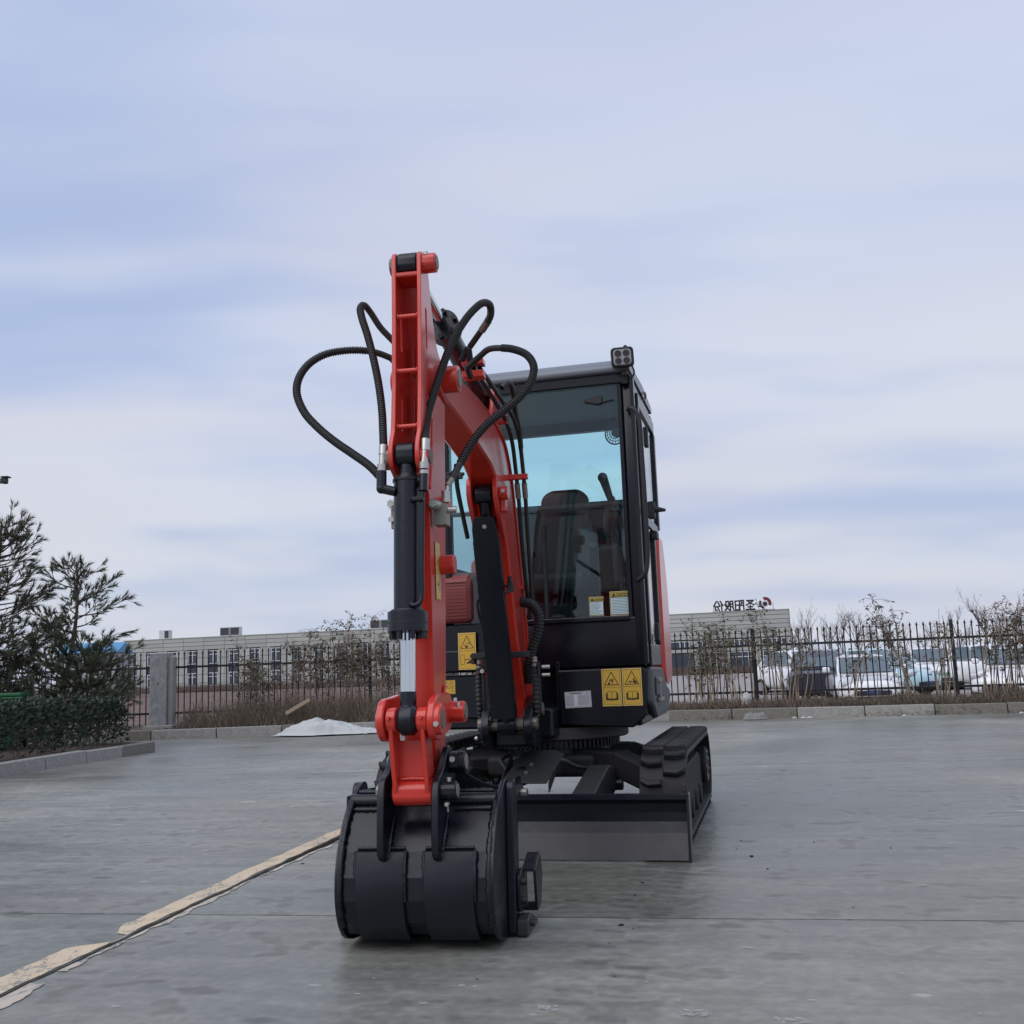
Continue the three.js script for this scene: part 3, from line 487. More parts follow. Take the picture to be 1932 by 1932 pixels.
  mesh('grille', box(W * 0.5, 0.13, 0.14, 0, 0.4, f - 0.02, 0.03), M.trimBlack, c); mesh('bumper', box(W * 0.8, 0.12, 0.2, 0, 0.27, f - 0.14, 0.05), M.trimBlack, c);
  mesh('number_plate', box(plateCol ? 0.44 : 0.36, 0.11, 0.02, 0, plateCol ? 0.6 : 0.42, f + (plateCol ? 0.035 : 0.06), 0.003), plateCol || std({ color: lin(0.03, 0.05, 0.12), roughness: 0.5 }), c);
  mesh('rear_window', quad([-w * 0.68, belt + 0.06, zre - 0.01 + 0.05], [w * 0.68, belt + 0.06, zre + 0.04], [tw * 0.85, H - 0.12, zr - 0.06], [-tw * 0.85, H - 0.12, zr - 0.06]), M.carGlass, c);
  return c;
}
const greenPlate = std({ color: lin(0.12, 0.42, 0.25), roughness: 0.5 });
car('parked_car', 'white saloon car facing the fence beside the dark car', 1628, 1300, 29.5, -0.2, { H: 1.42, W: 1.8, hood: 0.86 });
car('parked_car', 'dark purple black car parked beside the white saloon', 1556, 1290, 33, 2.72, { paint: M.carDark, H: 1.62, W: 1.82, hood: 1.0, mirror: M.trimBlack });
car('parked_car', 'pale cyan hatchback parked behind the white saloon', 1652, 1280, 36, 0.5, { paint: M.carCyan, H: 1.62, hood: 0.95 });
car('parked_car', 'white upright car with a green number plate', 1754, 1288, 40.5, -0.12, { H: 1.62, W: 1.74, L: 4.0, hood: 1.02, plateCol: greenPlate });
car('parked_car', 'white sport utility car behind the car at the fence end', 1884, 1280, 38, 0.42, { H: 1.64, W: 1.84, hood: 1.05 });
car('parked_car', 'white car close to the far fence end with black wheel arch', 1940, 1300, 28.5, -0.75, { H: 1.5, W: 1.84, hood: 0.95 });
car('parked_car', 'white van like car half hidden behind the dark car', 1512, 1285, 40, 0.35, { H: 1.7, W: 1.8, hood: 1.1 });

// ================================================================ PLANTS
const leafMat = (r, g, b, t = 0.25) => phy({ color: lin(r, g, b), roughness: 0.75, side: THREE.DoubleSide, vertexColors: true });
M.needle = leafMat(1, 1, 1); M.leaf = leafMat(1, 1, 1); M.bark = std({ color: lin(0.075, 0.062, 0.052), roughness: 1 }); M.twig = std({ color: lin(0.15, 0.125, 0.10), roughness: 1 }); M.cane = std({ color: lin(0.28, 0.225, 0.165), roughness: 0.9 });
class Tris {
  constructor() { this.p = []; this.c = []; }
  tri(a, b, c, col) { this.p.push(a.x, a.y, a.z, b.x, b.y, b.z, c.x, c.y, c.z); for (let i = 0; i < 3; i++) this.c.push(...col); }
  leaf(p, dir, up, len, wid, col) { const s = V().crossVectors(dir, up).normalize().multiplyScalar(wid / 2), m = p.clone().addScaledVector(dir, len * 0.45).addScaledVector(up, len * 0.06), e = p.clone().addScaledVector(dir, len); const a = m.clone().add(s), b = m.clone().sub(s); this.tri(p, a, e, col); this.tri(p, e, b, col); }
  geo() { const g = new THREE.BufferGeometry(); g.setAttribute('position', new THREE.Float32BufferAttribute(this.p, 3)); g.setAttribute('color', new THREE.Float32BufferAttribute(this.c, 3)); g.setAttribute('uv', new THREE.Float32BufferAttribute(new Array(this.p.length / 3 * 2).fill(0), 2)); g.computeVertexNormals(); return g; }
}
const rndDir = (r) => { const z = r() * 2 - 1, a = r() * 6.2832, s = Math.sqrt(1 - z * z); return V(s * Math.cos(a), z, s * Math.sin(a)); };
function tint(r, base, v) { const k = 1 + (r() - 0.5) * v, h = (r() - 0.5) * 0.2; return [base[0] * k * (1 + h), base[1] * k, base[2] * k * (1 - h)]; }
function tuft(T, r, p, dir, len, n, base) { for (let i = 0; i < n; i++) { const d = dir.clone().addScaledVector(rndDir(r), 0.55).normalize(), s = V().crossVectors(d, rndDir(r)).normalize().multiplyScalar(0.005), q = p.clone().addScaledVector(dir, (r() - 0.65) * len * 1.1), c = tint(r, base, 0.7); T.tri(q.clone().add(s), q.clone().sub(s), q.clone().addScaledVector(d, len * (0.7 + 0.5 * r())), c); } }
function pine(label, x, z, y0, H, spread, nB, seed, dry, lean = 0) {
  const r = rng(seed), t = thing('pine_tree', label, 'tree', [x, y0, z], 0, 'pines behind the hedge'), T = new Tris(), limbs = [];
  const top = V(lean, H * 0.97, 0), trunkPt = (k) => V(lean * k + 0.05 * Math.sin(k * 5 + seed), H * 0.97 * k, 0.05 * Math.cos(k * 4));
  mesh('trunk', hose([0, 0.25, 0.5, 0.75, 1].map(trunkPt), H * 0.02, { side: 8, rFn: (k) => 1.15 - k * 0.95 }), M.bark, t);
  const needleBase = [0.10, 0.115, 0.068], dryBase = [0.12, 0.105, 0.075];
  for (let i = 0; i < nB; i++) {
    const k = 0.1 + 0.88 * ((i + r()) / nB), p0 = trunkPt(k), a = r() * 6.2832, L = spread * (1.06 - k * 0.72) * (0.55 + 0.6 * r()), rise = (0.15 + 0.75 * k * r() + 0.25 * r());
    const d = V(Math.cos(a), rise * 0.6, Math.sin(a)).normalize(), pts = [p0, p0.clone().addScaledVector(d, L * 0.5).add(V(0, -0.03 * L, 0)), p0.clone().addScaledVector(d, L).add(V(0, 0.12 * L, 0))];
    limbs.push(hose(pts, 0.011, { side: 5, seg: 5, rFn: (q) => 1.1 - 0.8 * q }));
    const cv = new THREE.CatmullRomCurve3(pts), nT = Math.max(4, Math.round(L * 13));
    for (let j = 0; j < nT; j++) {
      const s = 0.3 + 0.7 * ((j + r()) / nT), p = cv.getPointAt(Math.min(1, s)), dir = d.clone().addScaledVector(rndDir(r), 0.75).add(V(0, 0.5, 0)).normalize(), l = 0.07 + 0.16 * r(), e = p.clone().addScaledVector(dir, l);
      limbs.push(rod(p.toArray(), e.toArray(), 0.004, 0.0025, 4, false));
      const bare = r() < dry * 0.45; if (!bare) tuft(T, r, e, dir, 0.095, 30, r() < dry ? dryBase : needleBase);
      if (r() < 0.6) { const d2 = dir.clone().addScaledVector(rndDir(r), 0.8).normalize(), e2 = p.clone().addScaledVector(dir, l * 0.5).addScaledVector(d2, l * 0.8); limbs.push(rod(p.clone().addScaledVector(dir, l * 0.5).toArray(), e2.toArray(), 0.003, 0.002, 4, false)); if (!bare) tuft(T, r, e2, d2, 0.085, 20, needleBase); }
    }
  }
  for (let i = 0; i < 6; i++) tuft(T, r, trunkPt(1 - i * 0.03), V(0, 1, 0).addScaledVector(rndDir(r), 0.5).normalize(), 0.1, 22, needleBase);
  mesh('limb', limbs, M.bark, t); const cr = mesh('crown', T.geo(), M.needle, t); cr.userData.kind = 'stuff'; return t;
}
pine('tall twiggy pine with thin brownish crown behind the hedge', -7.05, -13.6, 0.12, 3.05, 1.15, 100, 41, 0.5, 0.12);
pine('slender pine with dark brush shaped needle tips behind the hedge', -6.15, -14.0, 0.12, 2.45, 1.05, 46, 42, 0.08, 0.12);
pine('low bushy young pine beside the concrete pillar', -5.75, -13.75, 0.12, 1.25, 0.95, 46, 43, 0.25, 0.05);
pine('low spreading pine with drooping branches among the taller pines', -6.75, -13.4, 0.12, 1.5, 1.0, 54, 44, 0.4, 0);
{ // hedge
  const r = rng(61), T = new Tris(), h = thing('hedge', 'clipped dark green leafy hedge beside the pale kerb', 'hedge', [0, 0.1, 0]), stems = [];
  const edge = (z) => mix(-5.95, -4.78, (z + 7.6) / (-13.25 + 7.6)) - 0.2;
  for (let i = 0; i < 15000; i++) {
    const z = -7.9 - 5.35 * r(), ex = edge(z) + 0.1 * noise3.noise(z * 1.6, 3, 1), topY = 0.60 + 0.09 * noise3.noise(z * 1.1, 1, 5) - 0.05 * smooth(-12.6, -13.25, z);
    let x, y; const m = r();
    if (m < 0.5) { x = ex - 0.22 * r() ** 2; y = topY * Math.sqrt(r()); x -= 0.3 * Math.max(0, y / topY - 0.75); } else if (m < 0.8) { x = ex - 0.15 - 2.4 * r(); y = topY - 0.18 * r() ** 2 + 0.07 * noise3.noise(x * 2, z * 2, 9); } else { x = ex - 2.4 * r(); y = topY * r(); }
    const zz = m > 0.9 ? -13.3 + 0.15 * r() : z; const d = rndDir(r); d.y = Math.abs(d.y) * 0.8 + 0.1; d.x += 0.3; d.normalize();
    const dry = r() < 0.07 ? [0.12, 0.075, 0.045] : [0.046, 0.068, 0.047];
    T.leaf(V(x, y, zz), d, rndDir(r), 0.05 + 0.035 * r(), 0.026 + 0.012 * r(), tint(r, dry, 0.9));
  }
  for (let i = 0; i < 90; i++) { const z = -8 - 5.2 * r(), x = edge(z) - 0.05 - 0.35 * r(); stems.push(hose([[x, 0, z], [x + 0.06 * (r() - 0.5), 0.25, z + 0.1 * (r() - 0.5)], [x + 0.2 * (r() - 0.5), 0.5, z + 0.25 * (r() - 0.5)]], 0.006, { side: 5, seg: 5 })); }
  const f = mesh('foliage', T.geo(), M.leaf, h); f.userData.kind = 'stuff'; mesh('stem', stems, M.twig, h);
}
{ // green bin behind the hedge
  const p = atDepth(14, 1310, 12.9), b = thing('wheeled_bin', 'green plastic bin with a lid showing above the hedge', 'bin', [p.x - 0.05, 0.12, p.z], 0.2), gm = std({ color: lin(0.012, 0.10, 0.035), roughness: 0.5 });
  mesh('tub', loft([[0.24, 0.24, 0.05, 0.62, 8], [-0.24, 0.24, 0.05, 0.62, 8]]), gm, b); mesh('lid', [box(0.56, 0.05, 0.56, 0, 0.66, 0, 0.02), box(0.6, 0.03, 0.05, 0, 0.62, 0.28, 0.01)], gm, b); for (const s of [-1, 1]) mesh('wheel', pin(s * 0.2 - 0.03, s * 0.2 + 0.03, 0.08, -0.25, 0.08), M.tyre, b);
}
// dry climbers, canes and weeds along the fence
const fenceAt = (x) => { for (let i = 0; i < 3; i++) if (x <= fenceLine[i + 1][0]) return mix(fenceLine[i][1], fenceLine[i + 1][1], (x - fenceLine[i][0]) / (fenceLine[i + 1][0] - fenceLine[i][0])); return -14.5; };
const leafTones = { dry: [0.15, 0.12, 0.085], olive: [0.085, 0.095, 0.055], brown: [0.12, 0.09, 0.068], dark: [0.03, 0.034, 0.028] };
function climber(x, H, nS, lean, leafN, tone, seed, label, wild = 0.35) {
  const r = rng(seed), z = fenceAt(x) + 0.12, t = thing('dry_climber', label, 'plant', [x, 0.17, z], 0, 'dry plants along the fence'), st = [], T = new Tris();
  for (let i = 0; i < nS; i++) {
    const x0 = (r() - 0.5) * wild * 1.2, h = H * (0.55 + 0.5 * r()), bend = lean * (0.4 + r()), cur = (r() - 0.5) * wild;
    const pts = [V(x0, 0, (r() - 0.5) * 0.2), V(x0 + bend * 0.25 + cur * 0.3, h * 0.4, (r() - 0.5) * 0.2), V(x0 + bend * 0.6 + cur * 0.2, h * 0.75, (r() - 0.5) * 0.25), V(x0 + bend + cur, h * (0.95 + 0.05 * r()), (r() - 0.5) * 0.3)];
    const cv = new THREE.CatmullRomCurve3(pts); st.push(hose(pts, 0.0065 + 0.004 * r(), { side: 5, seg: 10, rFn: (q) => 1.2 - 0.9 * q }));
    const nt = Math.max(2, Math.round(leafN / nS / 4));
    for (let j = 0; j < nt; j++) {
      const s = 0.35 + 0.65 * Math.sqrt(r()), p = cv.getPointAt(s), d = rndDir(r); d.y = d.y * 0.5 + 0.25; d.normalize(); const l = 0.08 + 0.22 * r(), e = p.clone().addScaledVector(d, l).add(V(0, -0.06 * r(), 0)), m = p.clone().lerp(e, 0.5).add(V(0, 0.03, 0));
      st.push(hose([p, m, e], 0.0028, { side: 4, seg: 4 }));
      for (let q = 0; q < 4; q++) { const lp = p.clone().lerp(e, 0.4 + 0.6 * r()), ld = rndDir(r); ld.y = ld.y * 0.6 - 0.35; ld.normalize(); const tn = r() < 0.3 ? 'dark' : tone; T.leaf(lp, ld, rndDir(r), 0.035 + 0.04 * r(), 0.014 + 0.014 * r(), tint(r, leafTones[tn], 0.8)); }
    }
  }
  mesh('stem', st, M.cane, t); const f = mesh('foliage', T.geo(), M.leaf, t); f.userData.kind = 'stuff'; return t;
}
const CL = [
  [-4.25, 1.15, 6, 0.1, 260, 'olive', 'bushy olive climber beside the concrete pillar on the iron fence'],
  [-3.9, 1.0, 8, -0.1, 160, 'dry', 'thin dry canes against the fence near the pillar'],
  [-3.45, 1.35, 7, 0.15, 320, 'dry', 'tangled dry climber hanging over the fence by the pillar'],
  [-3.1, 1.2, 7, 0.1, 260, 'brown', 'brown climber mass between the pillar and the white tarpaulin'],
  [-2.75, 1.55, 8, 0.15, 460, 'dry', 'tallest arching dry climber above the white tarpaulin'],
  [-2.3, 1.45, 7, -0.2, 380, 'dry', 'dry climber with drooping leaves above the white tarpaulin'],
  [-1.95, 1.15, 6, 0.1, 220, 'brown', 'dry brown stems on the fence behind the tarpaulin end'],
  [-1.5, 1.5, 9, 0.15, 520, 'dry', 'dense dry climber beside the excavator arm with arching tips'],
  [-1.05, 1.2, 6, 0.1, 220, 'brown', 'dry brown climber half hidden by the excavator arm'],
  [2.75, 1.3, 7, 0.12, 300, 'olive', 'leafy dry bamboo tuft on the fence beside the excavator cab'],
  [3.05, 1.45, 9, 0.08, 360, 'olive', 'taller leafy bamboo tuft in front of the hall windows'],
  [3.45, 1.15, 5, -0.1, 150, 'dry', 'few bare canes in front of the hall'],
  [4.0, 1.6, 7, -0.25, 280, 'olive', 'leaning climber reaching the roof sign of the hall'],
  [4.25, 1.2, 8, 0.2, 150, 'brown', 'crossed thick stems by the brown fence post'],
  [4.95, 1.3, 5, 0.3, 150, 'dry', 'thin arching canes at the corner of the hall'],
  [5.55, 1.25, 4, 0.05, 70, 'dry', 'sparse upright canes before the dark parked car'],
  [5.85, 1.95, 4, -0.4, 260, 'dark', 'tallest single climber with dark pods rising high above the fence'],
  [6.35, 1.3, 8, 0.1, 110, 'dry', 'crossed bare canes before the white saloon'],
  [6.85, 1.4, 7, 0.3, 260, 'dark', 'tangled dark climber beside the leaning fence post'],
  [7.15, 1.4, 8, 0.2, 420, 'brown', 'thick brown climber on the leaning fence post'],
  [7.55, 1.3, 7, -0.2, 300, 'brown', 'brown climber before the white upright car'],
  [7.8, 1.5, 6, 0.1, 260, 'dark', 'dark dry climber towards the fence end'],
  [8.3, 1.1, 6, 0.1, 160, 'brown', 'low dry brush at the fence end'],
];
CL.forEach(([x, H, n, lean, lf, tone, lab], i) => climber(x, H * (x < 0 ? 1.06 : 1), n + (x < 0 ? 2 : 1), lean, Math.round(lf * (x < 0 ? 2.1 : 1.5)), tone, 300 + i * 7, lab, H > 1.8 ? 0.12 : 0.4));
{ // dry weeds and fallen stalks, too many to count
  const r = rng(88), T = new Tris();
  for (let i = 0; i < 30000; i++) {
    const x = -5.3 + 14.6 * r(), left = x < 0.5, z = fenceAt(x) + 0.42 - 0.55 * r() * (left ? 1 : 1), dens = 0.5 + 0.5 * noise3.noise(x * 0.9, 3, 7);
    if (x > -5.3 && x < -4.5 && r() < 0.7) continue; if (!left && r() < 0.35) continue;
    const h = (left ? 0.24 + 0.38 * dens : 0.08 + 0.3 * dens * dens) * (0.4 + 0.9 * r()), p = V(x, 0.15, z), d = V((r() - 0.5) * 1.3, 0.9, (r() - 0.5) * 0.8).normalize(), s = V(0.0045, 0, 0.002 * (r() - 0.5)), e = p.clone().addScaledVector(d, h), c = tint(r, r() < 0.6 ? [0.19, 0.15, 0.11] : [0.13, 0.095, 0.072], 0.8);
    T.tri(p.clone().sub(s), p.clone().add(s), e, c);
    if (r() < 0.5) T.leaf(p.clone().lerp(e, 0.3 + 0.7 * r()), rndDir(r), rndDir(r), 0.04, 0.013, c);
  }
  for (let i = 0; i < 12000; i++) { const x = -5.6 + 15 * r(), z = (x < 2.3 ? mix(-15.9, -16.05, (x + 5.6) / 7.9) : mix(-16.05, -13.9, (x - 2.3) / 7.3)) + 0.12 - 0.35 * r(), onKerb = r() < 0.5, p = V(x, onKerb ? 0.14 + 0.02 * r() : 0.005 + 0.1 * r() * r(), z + (onKerb ? -0.15 : 0.02)), d = rndDir(r); d.y = Math.abs(d.y) * 0.5; d.normalize(); if (noise3.noise(x * 0.8, 1, 2) + (x > 4 ? 0.25 : 0) < r() * 0.5 - 0.05) continue; const s = V(0.003, 0.002, 0.002); T.tri(p.clone().sub(s), p.clone().add(s), p.clone().addScaledVector(d, 0.05 + 0.13 * r()), tint(r, [0.10, 0.078, 0.06], 0.7)); }
  const m = mesh('dry_weeds', T.geo(), M.leaf); m.userData.kind = 'stuff'; tag(m, 'dry brown weeds and stalks covering the fence bed', 'weeds');
}
{ // scrub on the far side of the lot
  const r = rng(98), T = new Tris();
  for (let i = 0; i < 16000; i++) { const s = 2 + 83 * r(), [fx, fz] = facade(s), x = fx + 0.7, z = fz + 2.5 + 2.5 * r(), h = 0.5 + 0.7 * r(), p = V(x + r(), -0.5, z), d = V((r() - 0.5) * 1.6, 0.7, 0).normalize(), w = V(0.03, 0, 0); T.tri(p.clone().sub(w), p.clone().add(w), p.clone().addScaledVector(d, h), tint(r, [0.16, 0.115, 0.095], 0.5)); }
  const m = mesh('far_scrub', T.geo(), M.leaf); m.userData.kind = 'stuff'; tag(m, 'reddish brown dry scrub at the foot of the far buildings', 'scrub');
}
function bareTree(x, z, H, seed, label) {
  const r = rng(seed), t = thing('bare_tree', label, 'tree', [x, GY, z], 0, 'far bare trees behind the parked cars'), st = [], tw = new Tris();
  const grow = (p, d, L, rad, lev) => { const e = p.clone().addScaledVector(d, L); if (lev < 2) st.push(rod(p.toArray(), e.toArray(), rad, rad * 0.6, 5, false)); else { const s = V(rad * 1.3, 0, 0); tw.tri(p.clone().sub(s), p.clone().add(s), e, [0.11, 0.09, 0.085]); } if (lev > 3) return; const n = lev === 0 ? 6 : 4; for (let i = 0; i < n; i++) grow(p.clone().addScaledVector(d, L * (0.3 + 0.7 * r())), d.clone().addScaledVector(rndDir(r), 0.6).add(V(0, 0.25, 0)).normalize(), L * (0.45 + 0.25 * r()), rad * 0.5, lev + 1); };
  grow(V(0, 0, 0), V(0, 1, 0), H * 0.5, H * 0.012, 0);
  mesh('trunk', st, M.bark, t); const c = mesh('crown', tw.geo(), M.leaf, t); c.userData.kind = 'stuff';
}
{ const r = rng(123); for (let i = 0; i < 17; i++) { const px = 1496 + i * 30 + 14 * r(), d = 74 + 22 * r(), p = atDepth(px, 1240, d); bareTree(p.x, p.z, 3.6 + 2.6 * r() + (i > 12 ? 0.8 : 0), 500 + i, 'bare leafless tree in the far row behind the parked cars'); } }
{ const p1 = atDepth(1482, 1262, 116), r = rng(4), T = new Tris(), t = thing('conical_evergreen', 'small dark evergreen at the corner of the hall', 'tree', [p1.x - 0.6, GY, p1.z]); for (let i = 0; i < 1500; i++) { const k = r(), a = r() * 6.28, R = (1 - k) * 0.95 * Math.sqrt(r()); T.leaf(V(R * Math.cos(a), 0.1 + 3.1 * k, R * Math.sin(a)), rndDir(r), rndDir(r), 0.25, 0.1, tint(r, [0.02, 0.035, 0.022], 0.6)); } mesh('trunk', rod([0, 0, 0], [0, 2.6, 0], 0.08, 0.02, 6), M.bark, t); mesh('crown', T.geo(), M.leaf, t).userData.kind = 'stuff'; }
// ================================================================ LITTER AND SMALL THINGS
function crumpled(name, label, cat, cx, cz, y0, w, d, h, seed, mat, prof) {
  const n = 30, m = 72, pos = [];   // rings and spokes of a creased sheet
  const P = (i, j) => { const k = i / n, th = j / m * 6.28318530718, edge = 1 + 0.16 * noise3.noise(Math.cos(th) * 1.7 + seed, Math.sin(th) * 1.7, 2.2) + 0.07 * noise3.noise(Math.cos(th) * 6 + seed, Math.sin(th) * 6, 4.2), u = k * Math.cos(th) * edge, v = k * Math.sin(th) * edge;
    const crease = (f, s) => 1 - 2 * Math.abs(noise3.noise(u * f + seed, v * f * 0.7 + 0.4 * noise3.noise(u * 3, v * 3, s), s)); const fall = smooth(1, 0.72, k);
    const y = (Math.max(0, prof(u, v)) * h * (0.85 + 0.3 * noise3.noise(u * 2.1 + seed, v * 2, 1)) + 0.13 * h * crease(3.2, 5) + 0.07 * h * crease(7.5, 8)) * (0.12 + 0.88 * fall) + 0.012;
    return [u * w / 2, Math.max(0.004, y), v * d / 2]; };
  for (let i = 0; i < n; i++) for (let j = 0; j < m; j++) { const q = [P(i, j), P(i, j + 1), P(i + 1, j + 1), P(i + 1, j)]; if (i) pos.push(...q[0], ...q[1], ...q[2]); pos.push(...q[0], ...q[2], ...q[3]); }
  const o = mesh(name, fromTris(pos), mat); o.position.set(cx, y0, cz); tag(o, label, cat); return o;
}
M.tarp = phy({ color: lin(0.52, 0.53, 0.51), roughness: 0.5, side: THREE.DoubleSide });
{ const a = atLevel(632, 1380), b = atLevel(640, 1380); crumpled('tarpaulin', 'crumpled white plastic tarpaulin heaped against the kerb', 'tarpaulin', a.x + 0.12, -15.55, 0, 1.75, 0.62, 0.24, 3, M.tarp, (u, v) => Math.max(0, (u < -0.25 ? (u + 1) / 0.75 : 1 - (u + 0.25) / 0.95)) ** 1.3 * (1 - v * v) + 0.12); }
{ const p = atDepth(1416, 1316, 15.75); crumpled('plastic_bag', 'white crumpled plastic bag lying on the fence kerb', 'bag', p.x, p.z - 0.3, 0.16, 0.2, 0.16, 0.2, 8, M.tarp, (u, v) => (1 - u * u) * (1 - v * v)); const q = atDepth(1420, 1345, 15.5); crumpled('plastic_film', 'grey torn plastic film hanging over the kerb face', 'plastic sheet', q.x, q.z + 0.16, 0.0, 0.36, 0.12, 0.09, 12, std({ color: lin(0.22, 0.22, 0.21), roughness: 0.5, side: THREE.DoubleSide }), (u, v) => 1 - v * v); }
{ const p = atDepth(770 * 0.73 + 0, 1338, 16); const k = mesh('timber_offcut', box(0.42, 0.055, 0.05, 0, 0, 0, 0.004), std({ color: lin(0.36, 0.28, 0.2), roughness: 0.9 })); const q = atDepth(562, 1338, 16.0); k.position.set(q.x, 0.42, q.z); k.rotation.z = 0.5; tag(k, 'pale timber offcut caught in the dry weeds by the tarpaulin', 'plank'); }
{ const r = rng(3), pts = [[1480, 1350], [1468, 1351], [1760, 1326], [1900, 1345], [1640, 1344], [690, 1386], [1405, 1335]]; for (const [px, py] of pts) { const p = atLevel(px, py); crumpled('paper_scrap', 'small white scrap of litter at the foot of the kerb', 'litter', p.x, Math.max(p.z, -15.7 + (p.x > 2.3 ? (p.x - 2.3) * 0.29 : 0)), 0, 0.05 + 0.06 * r(), 0.04, 0.02, r() * 50, M.tarp, (u, v) => 1 - u * u).userData.group = 'litter scraps along the kerb'; } }
{ // security camera on a pole standing just outside the picture
  const p = atDepth(4, 907, 9.5), c = thing('security_camera', 'black and grey security camera on a tall pole beside the hedge', 'camera', [p.x, 0.1, p.z]);
  const y = p.y - 0.1; mesh('pole', rod([-0.52, 0, 0], [-0.52, y + 0.12, 0], 0.035, 0.03, 14), M.zincDull, c); mesh('arm', rod([-0.52, y - 0.06, 0], [-0.08, y - 0.045, 0], 0.014, 0.014, 10), M.darkPlastic, c);
  mesh('housing', box(0.22, 0.05, 0.06, -0.11, y, 0, 0.012), std({ color: lin(0.3, 0.32, 0.33), roughness: 0.5 }), c); mesh('lens', box(0.05, 0.055, 0.062, 0.024, y - 0.002, 0, 0.01), M.darkPlastic, c); mesh('hood', box(0.075, 0.012, 0.07, 0.034, y + 0.033, 0, 0.004), M.darkPlastic, c);
}

// ================================================================ MINI EXCAVATOR (x right in the picture, z towards the boom, y up)
const EX = thing('mini_excavator', 'orange red mini excavator with black cab body, bucket and dozer blade', 'excavator', [0.196, 0, -6.057], -14 * Math.PI / 180);
const FB = new THREE.Matrix4().makeTranslation(-0.06, 0, 0.62).multiply(new THREE.Matrix4().makeRotationY(5 * Math.PI / 180));
const ex = (name, geos, mat, parent = EX) => mesh(name, geos, mat, parent);
const bm = (name, geos, mat, parent = EX) => mesh(name, geos, mat, parent, FB);
const bmEach = (name, geos, mat, parent) => geos.map((g) => bm(name, g, mat, parent)), exEach = (name, geos, mat, parent) => geos.map((g) => ex(name, g, mat, parent));
const weldR = rng(71);
function weld(pts, r = 0.006) { r *= 1.3;   // lumpy bead along a line
  const c = new THREE.CatmullRomCurve3(pts.map(A), false, 'centripetal'), L = c.getLength(), n = Math.ceil(L / 0.007);
  return hose(pts, r, { side: 6, seg: n, rFn: () => 0.7 + 0.75 * weldR() });
}
// ---- undercarriage
function track(s) {
  const xi = 0.592, xo = 0.82, xc = s * (xi + xo) / 2 + (s < 0 ? 0.05 : 0), w = xo - xi, zf = 0.66, zr = -0.78, cy = 0.232, R = 0.205, th = 0.022;
  const per = [], nA = 18;      // loop of (z, y, normal angle)
  const N = 62, total = 2 * (zf - zr) + 2 * Math.PI * R;
  const at = (d) => { d = ((d % total) + total) % total; const L = zf - zr; if (d < L) return [zr + d, cy + R, Math.PI / 2]; d -= L; if (d < Math.PI * R) { const a = Math.PI / 2 - d / R; return [zf + R * Math.cos(a), cy + R * Math.sin(a), a]; } d -= Math.PI * R; if (d < L) return [zf - d, cy - R, -Math.PI / 2]; d -= L; const a = -Math.PI / 2 - d / R; return [zr + R * Math.cos(a), cy + R * Math.sin(a), a]; };
  const outer = [], inner = []; for (let i = 0; i < 120; i++) { const [z, y, a] = at(i / 120 * total); outer.push([z, y]); inner.push([z - th * Math.cos(a), y - th * Math.sin(a)]); }
  const hole = new THREE.Path(inner.map((p) => new THREE.Vector2(-p[0], p[1])));
  const t = ex('track', plate(outer, xc - w / 2, xc + w / 2, 0.004, [hole]), M.rubber);
  // chevron lugs in two staggered rows
  const lugG = [-1, 1].map((q) => { const sh = new THREE.Shape([[0.004, -0.020], [0.068, -0.026], [0.104, -0.008], [0.112, 0.014], [0.1, 0.02], [0.06, 0.004], [0.004, 0.008]].map((p) => new THREE.Vector2(p[0] * q, p[1]))); const g = new THREE.ExtrudeGeometry(sh, { depth: 0.026, bevelEnabled: true, bevelThickness: 0.008, bevelSize: 0.006, bevelOffset: -0.006, bevelSegments: 1 }); return flat(g); });
  const n = 42; for (let i = 0; i < n; i++) for (const q of [0, 1]) {
    const [z, y, a] = at((i + q * 0.5) / n * total), m = copyOf(lugG[q], M.rubber, 'tread_lug', t); m.position.set(xc, y, z);
    // shape's z axis along the normal, its y axis along the travel
    const nrm = V(0, Math.sin(a), Math.cos(a)), trav = V(0, Math.cos(a), -Math.sin(a)); m.quaternion.setFromRotationMatrix(new THREE.Matrix4().makeBasis(V(1, 0, 0), trav.multiplyScalar(-1).negate(), nrm)); if (V(1, 0, 0).cross(trav).dot(nrm) < 0) { m.quaternion.setFromRotationMatrix(new THREE.Matrix4().makeBasis(V(1, 0, 0), trav.clone().negate(), nrm)); }
  }
  const f = ex('track_frame', [plate(rounded([[0.62, 0.13], [0.5, 0.31], [-0.62, 0.32], [-0.78, 0.14], [-0.6, 0.08], [0.5, 0.08]], 0.05), xc - 0.07, xc + 0.07, 0.006), bx(xc - s * 0.09, xc + s * 0.075, 0.3, 0.335, -0.5, 0.4, 0.01)], M.matteBlack);
  for (const z of [-0.45, -0.15, 0.15, 0.42]) ex('roller', pin(xc - 0.085, xc + 0.085, 0.1, z, 0.062, 0.012), M.matteBlack, f);
  ex('idler', [pin(xc - 0.05, xc + 0.05, cy, zf, R - th - 0.006, 0.02), pin(xc - 0.1, xc + 0.1, cy, zf, 0.045, 0.006)], M.matteBlack);
  const sp = ex('sprocket', [pin(xc - 0.03, xc + 0.03, cy, zr, R - th - 0.01, 0.02), pin(xc - 0.09, xc + 0.105 * s + (s < 0 ? 0.19 : 0), cy, zr, 0.11, 0.012)], M.matteBlack);
  const bolts = []; for (let i = 0; i < 9; i++) { const a = i / 9 * 6.283; bolts.push(hexBolt(xc + s * 0.1, cy + 0.085 * Math.sin(a), zr + 0.085 * Math.cos(a), 0.01, 0.014, 'x')); } exEach('bolt', bolts, M.zinc, sp);
}
track(1); track(-1);
